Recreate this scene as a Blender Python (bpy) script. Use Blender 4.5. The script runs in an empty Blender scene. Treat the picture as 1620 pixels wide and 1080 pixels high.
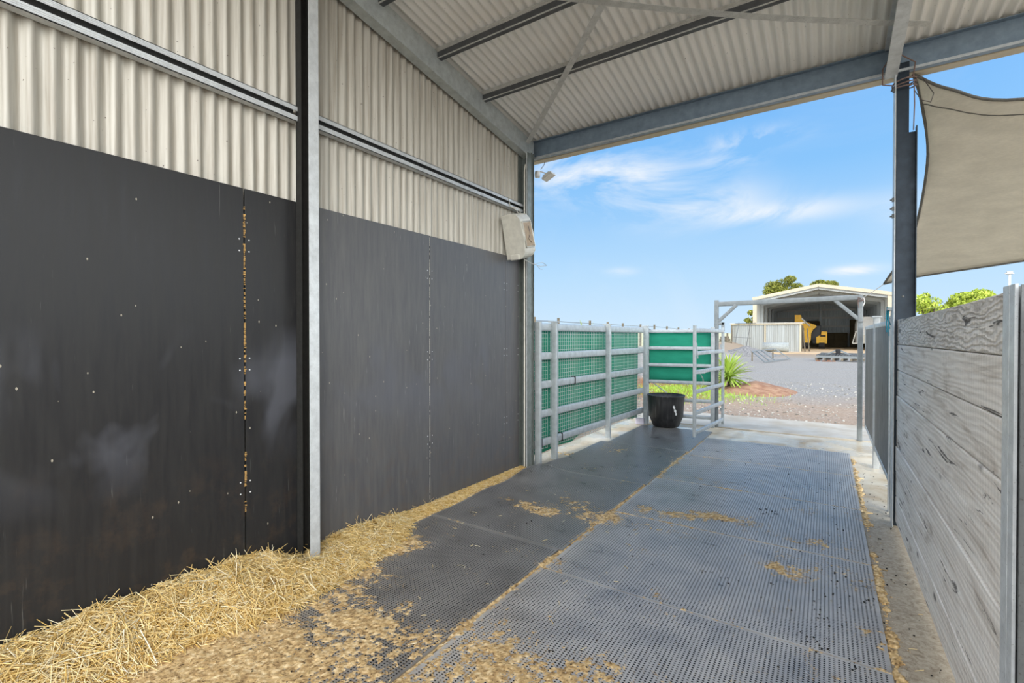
import bpy, math, random
import numpy as np
from mathutils import Vector, Matrix
random.seed(7); rng = np.random.default_rng(11)
C = bpy.context.scene.collection
R = math.radians; PI = math.pi
SL = 0.145                                    # roof slope
def roof_z(y): return 3.80 + SL * (4.9 - y)   # underside of the roof sheets
WX = -2.98                                    # left wall plane
# ------------------------------------------------------------------ materials
def nt(name):
    m = bpy.data.materials.new(name); m.use_nodes = True
    t = m.node_tree; t.nodes.clear()
    o = t.nodes.new('ShaderNodeOutputMaterial'); b = t.nodes.new('ShaderNodeBsdfPrincipled')
    t.links.new(b.outputs[0], o.inputs[0])
    return m, t, b
def N(t, kind, **kw):
    n = t.nodes.new(kind)
    for k, v in kw.items():
        if k in n.inputs.keys() if isinstance(k, str) else False: n.inputs[k].default_value = v
        else: setattr(n, k, v)
    return n
def L(t, a, b): t.links.new(a, b)
def pos(t, scale=(1, 1, 1), obj=False):
    if obj:
        g = t.nodes.new('ShaderNodeTexCoord'); s = g.outputs['Object']
    else:
        g = t.nodes.new('ShaderNodeNewGeometry'); s = g.outputs['Position']
    m = t.nodes.new('ShaderNodeMapping'); m.inputs['Scale'].default_value = scale
    L(t, s, m.inputs[0]); return m.outputs[0]
def noise(t, vec, scale=5, detail=4, rough=.55, dist=0):
    n = t.nodes.new('ShaderNodeTexNoise'); n.inputs['Scale'].default_value = scale
    n.inputs['Detail'].default_value = detail; n.inputs['Roughness'].default_value = rough
    n.inputs['Distortion'].default_value = dist
    L(t, vec, n.inputs['Vector']); return n.outputs['Fac']
def ramp(t, fac, stops):
    r = t.nodes.new('ShaderNodeValToRGB'); e = r.color_ramp.elements
    while len(e) < len(stops): e.new(.5)
    for i, (p, c) in enumerate(stops):
        e[i].position = p; e[i].color = (c, c, c, 1) if isinstance(c, (int, float)) else (*c, 1)
    L(t, fac, r.inputs[0]); return r.outputs[0]
def mix(t, f, a, b, mode='MIX'):
    m = t.nodes.new('ShaderNodeMix'); m.data_type = 'RGBA'; m.blend_type = mode
    for s, v in ((0, f), (6, a), (7, b)):
        if isinstance(v, (int, float)): m.inputs[s].default_value = v if s == 0 else (v, v, v, 1)
        elif isinstance(v, tuple): m.inputs[s].default_value = (*v, 1)
        else: L(t, v, m.inputs[s])
    return m.outputs[2]
def math_(t, op, a, b=0., c=None):
    m = t.nodes.new('ShaderNodeMath'); m.operation = op
    for i, v in enumerate((a, b, c)):
        if v is None: continue
        if isinstance(v, (int, float)): m.inputs[i].default_value = v
        else: L(t, v, m.inputs[i])
    return m.outputs[0]
def bump(t, b, h, strength=.3, dist=.005):
    n = t.nodes.new('ShaderNodeBump'); n.inputs['Strength'].default_value = strength
    n.inputs['Distance'].default_value = dist; L(t, h, n.inputs['Height']); L(t, n.outputs[0], b.inputs['Normal'])
def setb(b, col=None, rough=.5, metal=0., spec=.5):
    if isinstance(col, tuple): b.inputs['Base Color'].default_value = (*col, 1)
    b.inputs['Roughness'].default_value = rough; b.inputs['Metallic'].default_value = metal
    b.inputs['Specular IOR Level'].default_value = spec
def simple(name, col, rough=.6, metal=0., var=.25, scale=8, bmp=0., col2=None, stretch=(1, 1, 1), spec=.5):
    m, t, b = nt(name); setb(b, col, rough, metal, spec)
    v = pos(t, stretch); n = noise(t, v, scale, 5)
    c2 = col2 if col2 else tuple(x * (1 - var) for x in col)
    L(t, ramp(t, n, [(.35, c2), (.65, col)]), b.inputs['Base Color'])
    if bmp: bump(t, b, noise(t, v, scale * 5, 3), bmp)
    return m
def galv(name, col=(.50, .53, .54), rough=.45, metal=.55, dirt=.3, stretch=(1, 1, 1)):
    m, t, b = nt(name); setb(b, col, rough, metal)
    v = pos(t, stretch)
    n = noise(t, v, 14, 6, .65); n2 = noise(t, pos(t, (1, 1, 1)), 160, 2)
    c = ramp(t, n, [(.3, tuple(x * .78 for x in col)), (.6, col), (.8, tuple(min(1, x * 1.15) for x in col))])
    sp = ramp(t, n2, [(.30, 1.), (.36, 0.)])
    c = mix(t, math_(t, 'MULTIPLY', sp, dirt), c, (.05, .04, .03))
    L(t, c, b.inputs['Base Color'])
    L(t, ramp(t, n, [(.3, rough + .15), (.7, rough - .08)]), b.inputs['Roughness'])
    bump(t, b, n2, .08, .002)
    return m
M = {}
M['galv'] = galv('galvanised_steel')
M['galv_light'] = galv('galvanised_light', (.60, .63, .64), .45, .2)
M['galv_dusty'] = galv('galvanised_dusty', (.55, .55, .52), .55, .2, .8)
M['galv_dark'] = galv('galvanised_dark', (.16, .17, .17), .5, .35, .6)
M['rail'] = galv('rail_steel', (.46, .50, .51), .40, .3, .1)
M['purlin_shade'] = galv('purlin_steel', (.10, .105, .11), .45, .5, .6)  # near-black colour holds the shade on purlin webs and undersides
M['steel_far'] = galv('weathered_galv', (.24, .265, .27), .5, .3, .3)
M['corner_steel'] = galv('corner_steel', (.20, .225, .21), .5, .3, .3)
M['rafter'] = galv('rafter_steel', (.55, .60, .60), .4, .45, .35)
M['eave_blue'] = galv('eave_steel', (.22, .29, .36), .4, .45, .1)
M['post_shade_blue'] = galv('post_steel', (.022, .034, .048), .4, .4, .3)  # post channel darkened: shade on its unlit side put into the colour
M['column_shade'] = galv('column_shade', (.022, .022, .02), .6, .1, .4)  # near-black colour stands in for the shade inside the open column
M['cream'] = simple('cream_paint', (.52, .46, .34), .5, 0, .12, 6)
M['white'] = simple('white_enamel', (.80, .80, .78), .4, 0, .08, 6)
M['offwhite'] = simple('offwhite_plastic', (.70, .68, .60), .35, 0, .15, 20, spec=.5)
M['tan'] = simple('tan_window', (.42, .30, .17), .35, 0, .25, 30)
M['black'] = simple('black_plastic', (.012, .012, .013), .4, 0, .4, 12)
M['wire'] = simple('wire_metal', (.62, .66, .64), .4, .4, .1, 30)
M['screw'] = simple('screw_head', (.7, .72, .74), .35, .5, .1, 30)
M['cable_dark'] = simple('dark_cable', (.06, .045, .04), .6)
M['cable_pale'] = simple('pale_cable', (.62, .60, .54), .5)
M['teal_rope'] = simple('teal_rope', (.03, .34, .46), .7, 0, .4, 200, .4)
M['pink_rope'] = simple('pink_rope', (.26, .17, .14), .8, 0, .5, 200, .4)
M['white_rope'] = simple('white_rope', (.75, .74, .70), .8, 0, .2, 200, .3)
M['yellow'] = simple('machine_yellow', (.80, .45, .02), .45, 0, .2, 3)
M['tyre'] = simple('tyre_rubber', (.015, .015, .016), .8, 0, .4, 8)
M['bark'] = simple('bark', (.12, .09, .065), .9, 0, .5, 6, .5)
M['brown_board'] = simple('brown_board', (.13, .10, .055), .9, 0, .3, 1.2)
M['old_timber'] = simple('old_timber', (.20, .17, .12), .85, 0, .5, 5, .4, stretch=(1, 1, .3))
M['orange_dust'] = simple('orange_dust', (.50, .30, .10), .95, 0, .5, 60, .5)

def mat_corrugated(name, base, brown, along, amt=.5):
    m, t, b = nt(name); setb(b, base, .42, 0, .45)
    v = pos(t, along); n = noise(t, v, 5, 6, .6); fly = noise(t, pos(t), 55, 2, .5)
    c = mix(t, math_(t, 'MULTIPLY', ramp(t, n, [(.40, 0.), (.72, 1.)]), amt), base, brown)
    sp = ramp(t, fly, [(.235, 1.), (.255, 0.)])
    c = mix(t, sp, c, (.05, .03, .02))
    L(t, c, b.inputs['Base Color']); bump(t, b, n, .05, .004)
    return m
M['wall_sheet'] = mat_corrugated('wall_sheet', (.50, .48, .42), (.17, .13, .08), (9, 9, .30), .60)
M['roof_sheet'] = mat_corrugated('roof_sheet', (.82, .81, .77), (.45, .43, .36), (6, .5, 2), .2)

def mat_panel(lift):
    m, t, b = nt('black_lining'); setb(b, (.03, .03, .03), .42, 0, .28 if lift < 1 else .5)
    v = pos(t)
    streak = noise(t, pos(t, (8, 8, .8)), 4, 5, .65)
    big = noise(t, pos(t, (1, 1.2, .8)), 1.6, 3, .5, .6)
    geo = t.nodes.new('ShaderNodeNewGeometry'); sx = t.nodes.new('ShaderNodeSeparateXYZ'); L(t, geo.outputs['Position'], sx.inputs[0])
    z = sx.outputs[2]; y = sx.outputs[1]
    band = ramp(t, math_(t, 'DIVIDE', z, 2.4), [(.28, 0.), (.42, .85), (.56, 1.), (.66, 0.)])
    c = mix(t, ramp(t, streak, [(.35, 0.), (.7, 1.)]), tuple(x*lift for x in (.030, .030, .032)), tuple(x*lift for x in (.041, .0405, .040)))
    scuff = math_(t, 'MULTIPLY', ramp(t, big, [(.48, 0.), (.62, 1.)]), band)
    c = mix(t, math_(t, 'MULTIPLY', scuff, .6), c, (.105, .11, .13))
    low = ramp(t, math_(t, 'DIVIDE', z, 2.4), [(.05, 1.), (.40, 0.)])
    mud = math_(t, 'MULTIPLY', low, ramp(t, noise(t, pos(t), 7, 6, .7), [(.5, 0.), (.72, 1.)]))
    c = mix(t, math_(t, 'MULTIPLY', mud, .3), c, (.14, .085, .045))
    # flecks of dry straw and dust stuck to the face
    vo = t.nodes.new('ShaderNodeTexVoronoi'); vo.inputs['Scale'].default_value = 16; vo.inputs['Randomness'].default_value = 1
    L(t, pos(t, (1, 1, .55)), vo.inputs['Vector'])
    pick = t.nodes.new('ShaderNodeSeparateColor'); L(t, vo.outputs['Color'], pick.inputs[0])
    size = math_(t, 'MULTIPLY', pick.outputs[0], .075)
    fl = math_(t, 'MULTIPLY', math_(t, 'LESS_THAN', vo.outputs['Distance'], size), math_(t, 'GREATER_THAN', pick.outputs[1], .5))
    c = mix(t, math_(t, 'MULTIPLY', fl, .75), c, (.42, .38, .30))
    drip = noise(t, pos(t, (30, 30, 1.1)), 3, 3, .6)
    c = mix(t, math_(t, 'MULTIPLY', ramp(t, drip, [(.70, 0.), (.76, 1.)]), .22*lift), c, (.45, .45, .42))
    L(t, c, b.inputs['Base Color'])
    L(t, math_(t, 'ADD', math_(t, 'MULTIPLY', streak, .25), .25), b.inputs['Roughness'])
    bump(t, b, noise(t, pos(t, (3, 3, 1)), 6, 4), .12, .004)
    return m
M['panel'] = mat_panel(.6); M['panel_sheen'] = mat_panel(2.7)  # near sheets darkened, far sheets paled: light falloff and sheen put into the colour

def mat_mat(kk):
    m, t, b = nt('studded_rubber'); setb(b, (.1, .1, .1), .36, 0, .8)
    geo = t.nodes.new('ShaderNodeNewGeometry'); sx = t.nodes.new('ShaderNodeSeparateXYZ'); L(t, geo.outputs['Position'], sx.inputs[0])
    def cell(o, p):
        f = math_(t, 'FRACT', math_(t, 'DIVIDE', math_(t, 'ADD', o, 50.0), p)); return math_(t, 'SUBTRACT', f, .5)
    cx = cell(sx.outputs[0], .0190); cy = cell(sx.outputs[1], .0155)
    r = math_(t, 'SQRT', math_(t, 'ADD', math_(t, 'MULTIPLY', cx, cx), math_(t, 'MULTIPLY', cy, cy)))
    hole = ramp(t, r, [(.22, 1.), (.30, 0.)])
    tc = t.nodes.new('ShaderNodeTexCoord'); g = t.nodes.new('ShaderNodeSeparateXYZ'); L(t, tc.outputs['Generated'], g.inputs[0])
    def inside(o):
        a = math_(t, 'ABSOLUTE', math_(t, 'SUBTRACT', o, .5)); return math_(t, 'LESS_THAN', a, .490)
    up = t.nodes.new('ShaderNodeSeparateXYZ'); L(t, geo.outputs['Normal'], up.inputs[0])
    hole = math_(t, 'MULTIPLY', hole, math_(t, 'MULTIPLY', inside(g.outputs[0]), inside(g.outputs[1])))
    n = noise(t, pos(t), 3.5, 5, .6); n2 = noise(t, pos(t), 60, 3)
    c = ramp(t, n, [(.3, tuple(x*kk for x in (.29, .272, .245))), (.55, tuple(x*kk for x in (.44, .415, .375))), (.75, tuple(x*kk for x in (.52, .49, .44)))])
    c = mix(t, math_(t, 'MULTIPLY', ramp(t, n2, [(.5, 0.), (.75, 1.)]), .35), c, (.20, .17, .13))
    c = mix(t, hole, c, (.006, .006, .007))
    L(t, c, b.inputs['Base Color'])
    L(t, ramp(t, n, [(.3, .26), (.7, .38)]), b.inputs['Roughness'])
    bump(t, b, math_(t, 'SUBTRACT', 1., hole), .35, .003)
    L(t, ramp(t, hole, [(0., .8), (1., .05)]), b.inputs['Specular IOR Level'])
    return m
M['mat'] = mat_mat(1.05); M['mat_shaded'] = mat_mat(.56)  # left row's darker copy carries the lighting gradient in its colour
def xj(y): return -1.555+.014*(y-1.5)   # joint between the two rows of mats

def mat_sleeper(i):
    m, t, b = nt('grey_sleeper_wood'); setb(b, (.5, .48, .44), .75, 0, .3)
    o = t.nodes.new('ShaderNodeTexCoord'); mp = t.nodes.new('ShaderNodeMapping')
    mp.inputs['Location'].default_value = (i * 1.7, i * 3.1, i * 5.3); mp.inputs['Scale'].default_value = (1, 1, 1)
    L(t, o.outputs['Object'], mp.inputs[0]); base = mp.outputs[0]
    mp2 = t.nodes.new('ShaderNodeMapping'); mp2.inputs['Scale'].default_value = (1, .22, 1.6) if i else (1, .55, 1.8)
    L(t, base, mp2.inputs[0])
    n = noise(t, mp2.outputs[0], 7, 6, .6, 1.2)
    w = t.nodes.new('ShaderNodeTexWave'); w.wave_type = 'BANDS'; w.bands_direction = 'Z'
    w.inputs['Scale'].default_value = 7; w.inputs['Distortion'].default_value = 9 if i else 16
    w.inputs['Detail'].default_value = 3; w.inputs['Detail Scale'].default_value = 1.1; L(t, mp2.outputs[0], w.inputs['Vector'])
    saw = t.nodes.new('ShaderNodeTexWave'); saw.bands_direction = 'Y'; saw.inputs['Scale'].default_value = 9
    saw.inputs['Distortion'].default_value = 1.2; L(t, base, saw.inputs['Vector'])
    c = ramp(t, n, [(.28, (.54, .48, .41)), (.45, (.84, .79, .72)), (.7, (.95, .92, .86))])
    c = mix(t, .12 if i else .28, c, w.outputs['Color'], 'MULTIPLY')
    c = mix(t, .10, c, saw.outputs['Color'], 'MULTIPLY')
    # long cracks and knots
    mp3 = t.nodes.new('ShaderNodeMapping'); mp3.inputs['Scale'].default_value = (1, .9, 9); L(t, base, mp3.inputs[0])
    cr = noise(t, mp3.outputs[0], 2.3, 6, .65, .8)
    crack = ramp(t, cr, [(.355, 1.), (.385, 0.)])
    vo = t.nodes.new('ShaderNodeTexVoronoi'); vo.inputs['Scale'].default_value = 2.6; mp4 = t.nodes.new('ShaderNodeMapping'); mp4.inputs['Scale'].default_value = (1, .7, 1.6)
    L(t, base, mp4.inputs[0]); L(t, mp4.outputs[0], vo.inputs['Vector'])
    knot = ramp(t, vo.outputs['Distance'], [(.05, 1.), (.10, 0.)])
    c = mix(t, math_(t, 'MULTIPLY', math_(t, 'MAXIMUM', crack, knot), .85), c, (.04, .032, .026))
    L(t, c, b.inputs['Base Color'])
    h = math_(t, 'SUBTRACT', math_(t, 'ADD', math_(t, 'MULTIPLY', w.outputs['Fac'], .35 if i else .9), math_(t, 'MULTIPLY', n, .8)), math_(t, 'MULTIPLY', crack, 1.5))
    bump(t, b, h, .5, .008 if i else .014)
    return m

def mat_floor():
    m, t, b = nt('concrete_slab'); setb(b, (.5, .46, .38), .7)
    n = noise(t, pos(t), 2.2, 6, .6, .5); n2 = noise(t, pos(t, (1, 1, 1)), 26, 5, .7, 1.5)
    sx = t.nodes.new('ShaderNodeSeparateXYZ'); g = t.nodes.new('ShaderNodeNewGeometry'); L(t, g.outputs['Position'], sx.inputs[0])
    far = ramp(t, math_(t, 'DIVIDE', sx.outputs[1], 10.), [(.46, 0.), (.62, 1.)])
    dirty = ramp(t, n2, [(.3, (.22, .17, .11)), (.5, (.40, .34, .25)), (.7, (.52, .46, .36))])
    clean = ramp(t, n, [(.3, (.48, .34, .18)), (.5, (.66, .57, .41)), (.7, (.76, .70, .57))])
    L(t, mix(t, far, dirty, clean), b.inputs['Base Color'])
    wet = math_(t, 'MULTIPLY', far, ramp(t, noise(t, pos(t), 1.7, 3), [(.48, 0.), (.55, 1.)]))
    L(t, math_(t, 'SUBTRACT', .75, math_(t, 'MULTIPLY', wet, .62)), b.inputs['Roughness'])
    bump(t, b, n2, .35, .006)
    return m
M['floor'] = mat_floor()
M['apron'] = simple('apron_concrete', (.60, .545, .44), .6, 0, .2, 2.5, .1, col2=(.48, .40, .28))

def mat_ground():
    m, t, b = nt('gravel_yard'); setb(b, (.4, .4, .38), .9, 0, .2)
    sx = t.nodes.new('ShaderNodeSeparateXYZ'); g = t.nodes.new('ShaderNodeNewGeometry'); L(t, g.outputs['Position'], sx.inputs[0])
    v = pos(t); big = noise(t, v, .22, 4, .6, .4); mid = noise(t, v, 1.5, 5); st = noise(t, v, 22, 4, .75)
    gravel = ramp(t, st, [(.33, (.12, .11, .10)), (.48, (.29, .27, .235)), (.66, (.48, .45, .40))])
    track = ramp(t, noise(t, pos(t, (.12, 1, 1)), .9, 4), [(.45, 0.), (.6, 1.)])
    gravel = mix(t, math_(t, 'MULTIPLY', track, .35), gravel, (.30, .295, .28))
    dirt = ramp(t, st, [(.3, (.26, .17, .10)), (.6, (.46, .34, .24))])
    red = ramp(t, mid, [(.3, (.22, .09, .04)), (.6, (.34, .16, .07))])
    yy = math_(t, 'ADD', sx.outputs[1], math_(t, 'MULTIPLY', math_(t, 'SUBTRACT', big, .5), 6.))
    near = ramp(t, math_(t, 'DIVIDE', yy, 20.), [(.62, 1.), (.78, 0.)])
    c = mix(t, math_(t, 'MULTIPLY', near, math_(t, 'ADD', math_(t, 'MULTIPLY', mid, .8), .4)), gravel, dirt)
    xx = math_(t, 'ADD', sx.outputs[0], math_(t, 'MULTIPLY', mid, 1.6))
    leftm = math_(t, 'MULTIPLY', ramp(t, math_(t, 'DIVIDE', math_(t, 'ADD', xx, 10.), 10.), [(.80, 1.), (.90, 0.)]), ramp(t, math_(t, 'DIVIDE', sx.outputs[1], 40.), [(.28, 0.), (.32, 1.), (.42, 1.), (.46, 0.)]))
    c = mix(t, leftm, c, red)
    farf = ramp(t, math_(t, 'DIVIDE', yy, 100.), [(.40, 0.), (.46, 1.)])
    c = mix(t, farf, c, mix(t, mid, (.28, .21, .14), (.36, .29, .21)))
    past = ramp(t, math_(t, 'DIVIDE', math_(t, 'MULTIPLY', sx.outputs[0], -1.), 20.), [(.42, 0.), (.5, 1.)])
    c = mix(t, past, c, mix(t, big, (.50, .46, .24), (.62, .60, .42)))
    L(t, c, b.inputs['Base Color']); bump(t, b, st, .6, .03)
    return m
M['ground'] = mat_ground()
M['red_dirt'] = simple('red_dirt', (.40, .24, .14), .95, 0, .5, 5, .9, col2=(.24, .11, .06))
M['dark_gravel'] = simple('dark_gravel', (.30, .29, .27), .95, 0, .6, 9, .5, col2=(.12, .115, .11))

def mat_tint(name, stops, rough=.7, trans=0., spec=.3):
    m, t, b = nt(name); setb(b, (.5, .5, .5), rough, 0, spec)
    a = t.nodes.new('ShaderNodeAttribute'); a.attribute_name = 'tint'
    L(t, ramp(t, a.outputs['Fac'], stops), b.inputs['Base Color'])
    return m
M['straw'] = mat_tint('straw', [(0., (.30, .16, .04)), (.3, (.62, .40, .11)), (.6, (.85, .63, .26)), (.85, (.95, .80, .46)), (1., (.98, .90, .66))], .5)
M['sawdust'] = mat_tint('sawdust', [(0., (.05, .03, .012)), (.25, (.34, .21, .09)), (.6, (.64, .44, .20)), (1., (.95, .77, .47))], .9)
M['leaf_palm'] = mat_tint('palm_leaf', [(0., (.12, .20, .03)), (.5, (.36, .52, .07)), (1., (.62, .70, .22))], .5)
M['leaf_gum'] = mat_tint('gum_leaf', [(0., (.07, .09, .012)), (.5, (.21, .23, .035)), (1., (.40, .38, .08))], .7)
M['leaf_light'] = mat_tint('light_leaf', [(0., (.14, .20, .02)), (.5, (.40, .50, .06)), (1., (.62, .68, .14))], .7)
M['grass'] = mat_tint('grass', [(0., (.13, .26, .02)), (.5, (.30, .52, .05)), (1., (.50, .68, .12))], .6)
M['clod'] = mat_tint('clod', [(0., (.012, .011, .010)), (.7, (.05, .04, .03)), (1., (.55, .52, .45))], .9)

def mat_cloth(name, col, weave=260, trans=.25):
    m, t, b = nt(name); setb(b, col, .8, 0, .15)
    n = noise(t, pos(t, (1, 1, 4)), 4, 4); w = noise(t, pos(t, (1, 1, 9)), 30, 3)
    c = ramp(t, n, [(.3, tuple(x * .85 for x in col)), (.7, col)])
    c = mix(t, math_(t, 'MULTIPLY', ramp(t, w, [(.4, 1.), (.6, 0.)]), .18), c, tuple(x * .6 for x in col))
    L(t, c, b.inputs['Base Color'])
    tr = t.nodes.new('ShaderNodeBsdfTranslucent'); L(t, c, tr.inputs[0])
    ms = t.nodes.new('ShaderNodeMixShader'); ms.inputs[0].default_value = trans
    o = [x for x in t.nodes if x.type == 'OUTPUT_MATERIAL'][0]
    L(t, b.outputs[0], ms.inputs[1]); L(t, tr.outputs[0], ms.inputs[2]); L(t, ms.outputs[0], o.inputs[0])
    bump(t, b, w, .2, .003)
    return m
M['green_cloth'] = mat_cloth('green_shade_cloth', (.03, .33, .21), trans=.15)
M['sail'] = mat_cloth('sail_cloth', (.74, .69, .58), trans=.35)
M['hem'] = simple('sail_hem', (.11, .105, .09), .8, 0, .3, 40)

def mat_rubber_sheet():
    m, t, b = nt('rubber_sheet'); setb(b, (.1, .1, .1), .55)
    n = noise(t, pos(t, (2, 2, .8)), 6, 5, .65); n2 = noise(t, pos(t), 30, 3)
    c = ramp(t, n, [(.3, (.055, .055, .052)), (.6, (.13, .13, .12)), (.8, (.22, .22, .21))])
    c = mix(t, ramp(t, n2, [(.72, 0.), (.78, 1.)]), c, (.4, .4, .38))
    L(t, c, b.inputs['Base Color']); return m
M['rubber_sheet'] = mat_rubber_sheet()
def mat_bucket():
    m, t, b = nt('bucket_rubber'); setb(b, (.02, .02, .02), .42)
    n = noise(t, pos(t, (9, 9, .6)), 4, 4)
    L(t, ramp(t, n, [(.35, (.012, .012, .013)), (.6, (.03, .03, .03)), (.8, (.10, .10, .10))]), b.inputs['Base Color']); return m
M['bucket'] = mat_bucket()
def mat_sheet_shed(name, c1, c2):
    m, t, b = nt(name); setb(b, c1, .5, .1)
    n = noise(t, pos(t, (1.3, 1.3, .08)), 2.2, 3)
    L(t, ramp(t, n, [(.3, c2), (.7, c1)]), b.inputs['Base Color']); return m
M['hut_sheet'] = mat_sheet_shed('weathered_sheet', (.36, .39, .39), (.24, .25, .23))
M['shed_grey'] = mat_sheet_shed('shed_inner_sheet', (.80, .86, .88), (.64, .70, .72))
M['shed_floor'] = simple('shed_floor_dirt', (.55, .40, .24), .9, 0, .2, .6)

# ------------------------------------------------------------------ mesh builder
class MB:
    def __init__(s): s.v = []; s.f = []; s.T = Matrix.Identity(4); s.smooth = []; s.tint = None
    def add(s, vs, fs, smooth=False):
        o = len(s.v)
        s.v += [tuple(s.T @ Vector(p)) for p in vs]
        s.f += [tuple(i + o for i in f) for f in fs]; s.smooth += [smooth] * len(fs)
        return s
    def box(s, a, b):
        x0, y0, z0 = a; x1, y1, z1 = b
        return s.add([(x0, y0, z0), (x1, y0, z0), (x1, y1, z0), (x0, y1, z0), (x0, y0, z1), (x1, y0, z1), (x1, y1, z1), (x0, y1, z1)],
                     [(0, 3, 2, 1), (4, 5, 6, 7), (0, 1, 5, 4), (1, 2, 6, 5), (2, 3, 7, 6), (3, 0, 4, 7)])
    def prism(s, pts, axis, a, b, caps=True, smooth=False):
        """outline pts (u, v) extruded along axis from a to b; x: (y,z)  y: (x,z)  z: (x,y)"""
        def P(u, v, w): return {'x': (w, u, v), 'y': (u, w, v), 'z': (u, v, w)}[axis]
        n = len(pts); vs = [P(u, v, a) for u, v in pts] + [P(u, v, b) for u, v in pts]
        fs = [(i, (i + 1) % n, n + (i + 1) % n, n + i) for i in range(n)]
        s.add(vs, fs, smooth)
        if caps: s.add(vs, [tuple(range(n))[::-1], tuple(range(n, 2 * n))])
        return s
    def bar(s, p, q, w, h=None, up=(0, 0, 1), r=0):
        """rectangular bar from p to q; w across, h along up; r rounds the section"""
        h = h or w; p = Vector(p); q = Vector(q); d = (q - p).normalized(); u = Vector(up)
        if abs(d.dot(u)) > .98: u = Vector((1, 0, 0))
        sd = d.cross(u).normalized(); u = sd.cross(d).normalized()
        if r:
            sec = []
            for cx, cy, a0 in ((w/2-r, h/2-r, 0), (-w/2+r, h/2-r, 90), (-w/2+r, -h/2+r, 180), (w/2-r, -h/2+r, 270)):
                for k in range(4):
                    a = R(a0 + k * 30); sec.append((cx + r * math.cos(a), cy + r * math.sin(a)))
        else: sec = [(w/2, h/2), (-w/2, h/2), (-w/2, -h/2), (w/2, -h/2)]
        n = len(sec)
        vs = [p + sd * a + u * b for a, b in sec] + [q + sd * a + u * b for a, b in sec]
        s.add(vs, [(i, (i + 1) % n, n + (i + 1) % n, n + i) for i in range(n)], bool(r))
        return s.add(vs, [tuple(range(n))[::-1], tuple(range(n, 2 * n))])
    def tube(s, pts, r, n=8, closed=False):
        pts = [Vector(p) for p in pts]; m = len(pts); vs = []; ref = None
        for i, p in enumerate(pts):
            d = ((pts[(i + 1) % m] if closed or i < m - 1 else p) - (pts[i - 1] if closed or i else p)).normalized()
            if ref is None: ref = d.orthogonal().normalized()
            ref = (ref - d * ref.dot(d)).normalized(); b = d.cross(ref)
            rr = r[i] if isinstance(r, (list, tuple)) else r
            vs += [p + (ref * math.cos(2*PI*k/n) + b * math.sin(2*PI*k/n)) * rr for k in range(n)]
        fs = []
        for i in range(m if closed else m - 1):
            j = (i + 1) % m
            for k in range(n): fs.append((i*n+k, i*n+(k+1) % n, j*n+(k+1) % n, j*n+k))
        s.add(vs, fs, True)
        if not closed: s.add(vs, [tuple(range(n))[::-1], tuple(range((m-1)*n, m*n))])
        return s
    def lathe(s, prof, c=(0, 0, 0), n=40, axis='z'):
        vs = []; cx, cy, cz = c
        for r, h in prof:
            for k in range(n):
                a = 2*PI*k/n; u, w = r*math.cos(a), r*math.sin(a)
                vs.append({'z': (cx+u, cy+w, cz+h), 'x': (cx+h, cy+u, cz+w), 'y': (cx+u, cy+h, cz+w)}[axis])
        fs = [(i*n+k, i*n+(k+1) % n, (i+1)*n+(k+1) % n, (i+1)*n+k) for i in range(len(prof)-1) for k in range(n)]
        return s.add(vs, fs, True)
    def build(s, name, mat, parent=None, base=None, bevel=0, solid=0, sub=0):
        me = bpy.data.meshes.new(name)
        if base is None: base = parent['_o'] if parent is not None else None
        V = np.array(s.v, dtype=float)
        if base is None:
            lo, hi = V.min(0), V.max(0); base = ((lo[0]+hi[0])/2, (lo[1]+hi[1])/2, lo[2])
        V = V - np.array(base)
        me.from_pydata(V.tolist(), [], s.f)
        me.polygons.foreach_set('use_smooth', s.smooth)
        me.update(); me.materials.append(M[mat] if isinstance(mat, str) else mat)
        if s.tint is not None:
            at = me.attributes.new('tint', 'FLOAT', 'POINT'); at.data.foreach_set('value', np.asarray(s.tint, dtype=np.float32))
        o = bpy.data.objects.new(name, me); C.objects.link(o)
        if parent is not None:
            o.parent = parent; o.location = tuple(np.array(base) - np.array(parent['_o']))
        else: o.location = base
        if bevel:
            b = o.modifiers.new('bevel', 'BEVEL'); b.width = bevel; b.segments = 2; b.limit_method = 'ANGLE'
        if solid:
            b = o.modifiers.new('solid', 'SOLIDIFY'); b.thickness = solid; b.offset = 0
        return o
_roots = []
def thing(name, label, cat, loc, group=None):
    o = bpy.data.objects.new(name, None); C.objects.link(o); o.location = loc; o.empty_display_size = .1
    o['_o'] = loc; _roots.append(o); return tag(o, label, cat, group)
def tag(o, label, cat, group=None, kind=None):
    o['label'] = label; o['category'] = cat
    if group: o['group'] = group
    if kind: o['kind'] = kind
    return o
def struct(o, label=None, cat=None):
    o['kind'] = 'structure'
    if label: o['label'] = label
    return o
def cchan(w, h, lip=.018, t=.0035):
    """C section outline, web on the left at u=0, flanges reach to u=w, height h (closed thin polygon)"""
    return [(0, 0), (w, 0), (w, lip), (w-t, lip), (w-t, t), (t, t), (t, h-t), (w-t, h-t), (w-t, h-lip), (w, h-lip), (w, h), (0, h)]
_lat = {}
def vnoise(x, y, seed=0):
    if seed not in _lat: _lat[seed] = np.random.default_rng(seed).random((256, 256))
    g = _lat[seed]; xi = np.floor(x).astype(int); yi = np.floor(y).astype(int); fx = x-xi; fy = y-yi
    fx = fx*fx*(3-2*fx); fy = fy*fy*(3-2*fy)
    a = g[xi % 256, yi % 256]; b = g[(xi+1) % 256, yi % 256]; c = g[xi % 256, (yi+1) % 256]; d = g[(xi+1) % 256, (yi+1) % 256]
    return (a*(1-fx)+b*fx)*(1-fy)+(c*(1-fx)+d*fx)*fy
def fbm(x, y, seed=0, oct=4):
    s = 0; a = .5
    for k in range(oct): s = s + a*vnoise(x*2**k+k*13.7, y*2**k+k*7.1, seed+k); a *= .5
    return s/(1-.5**oct)
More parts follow.
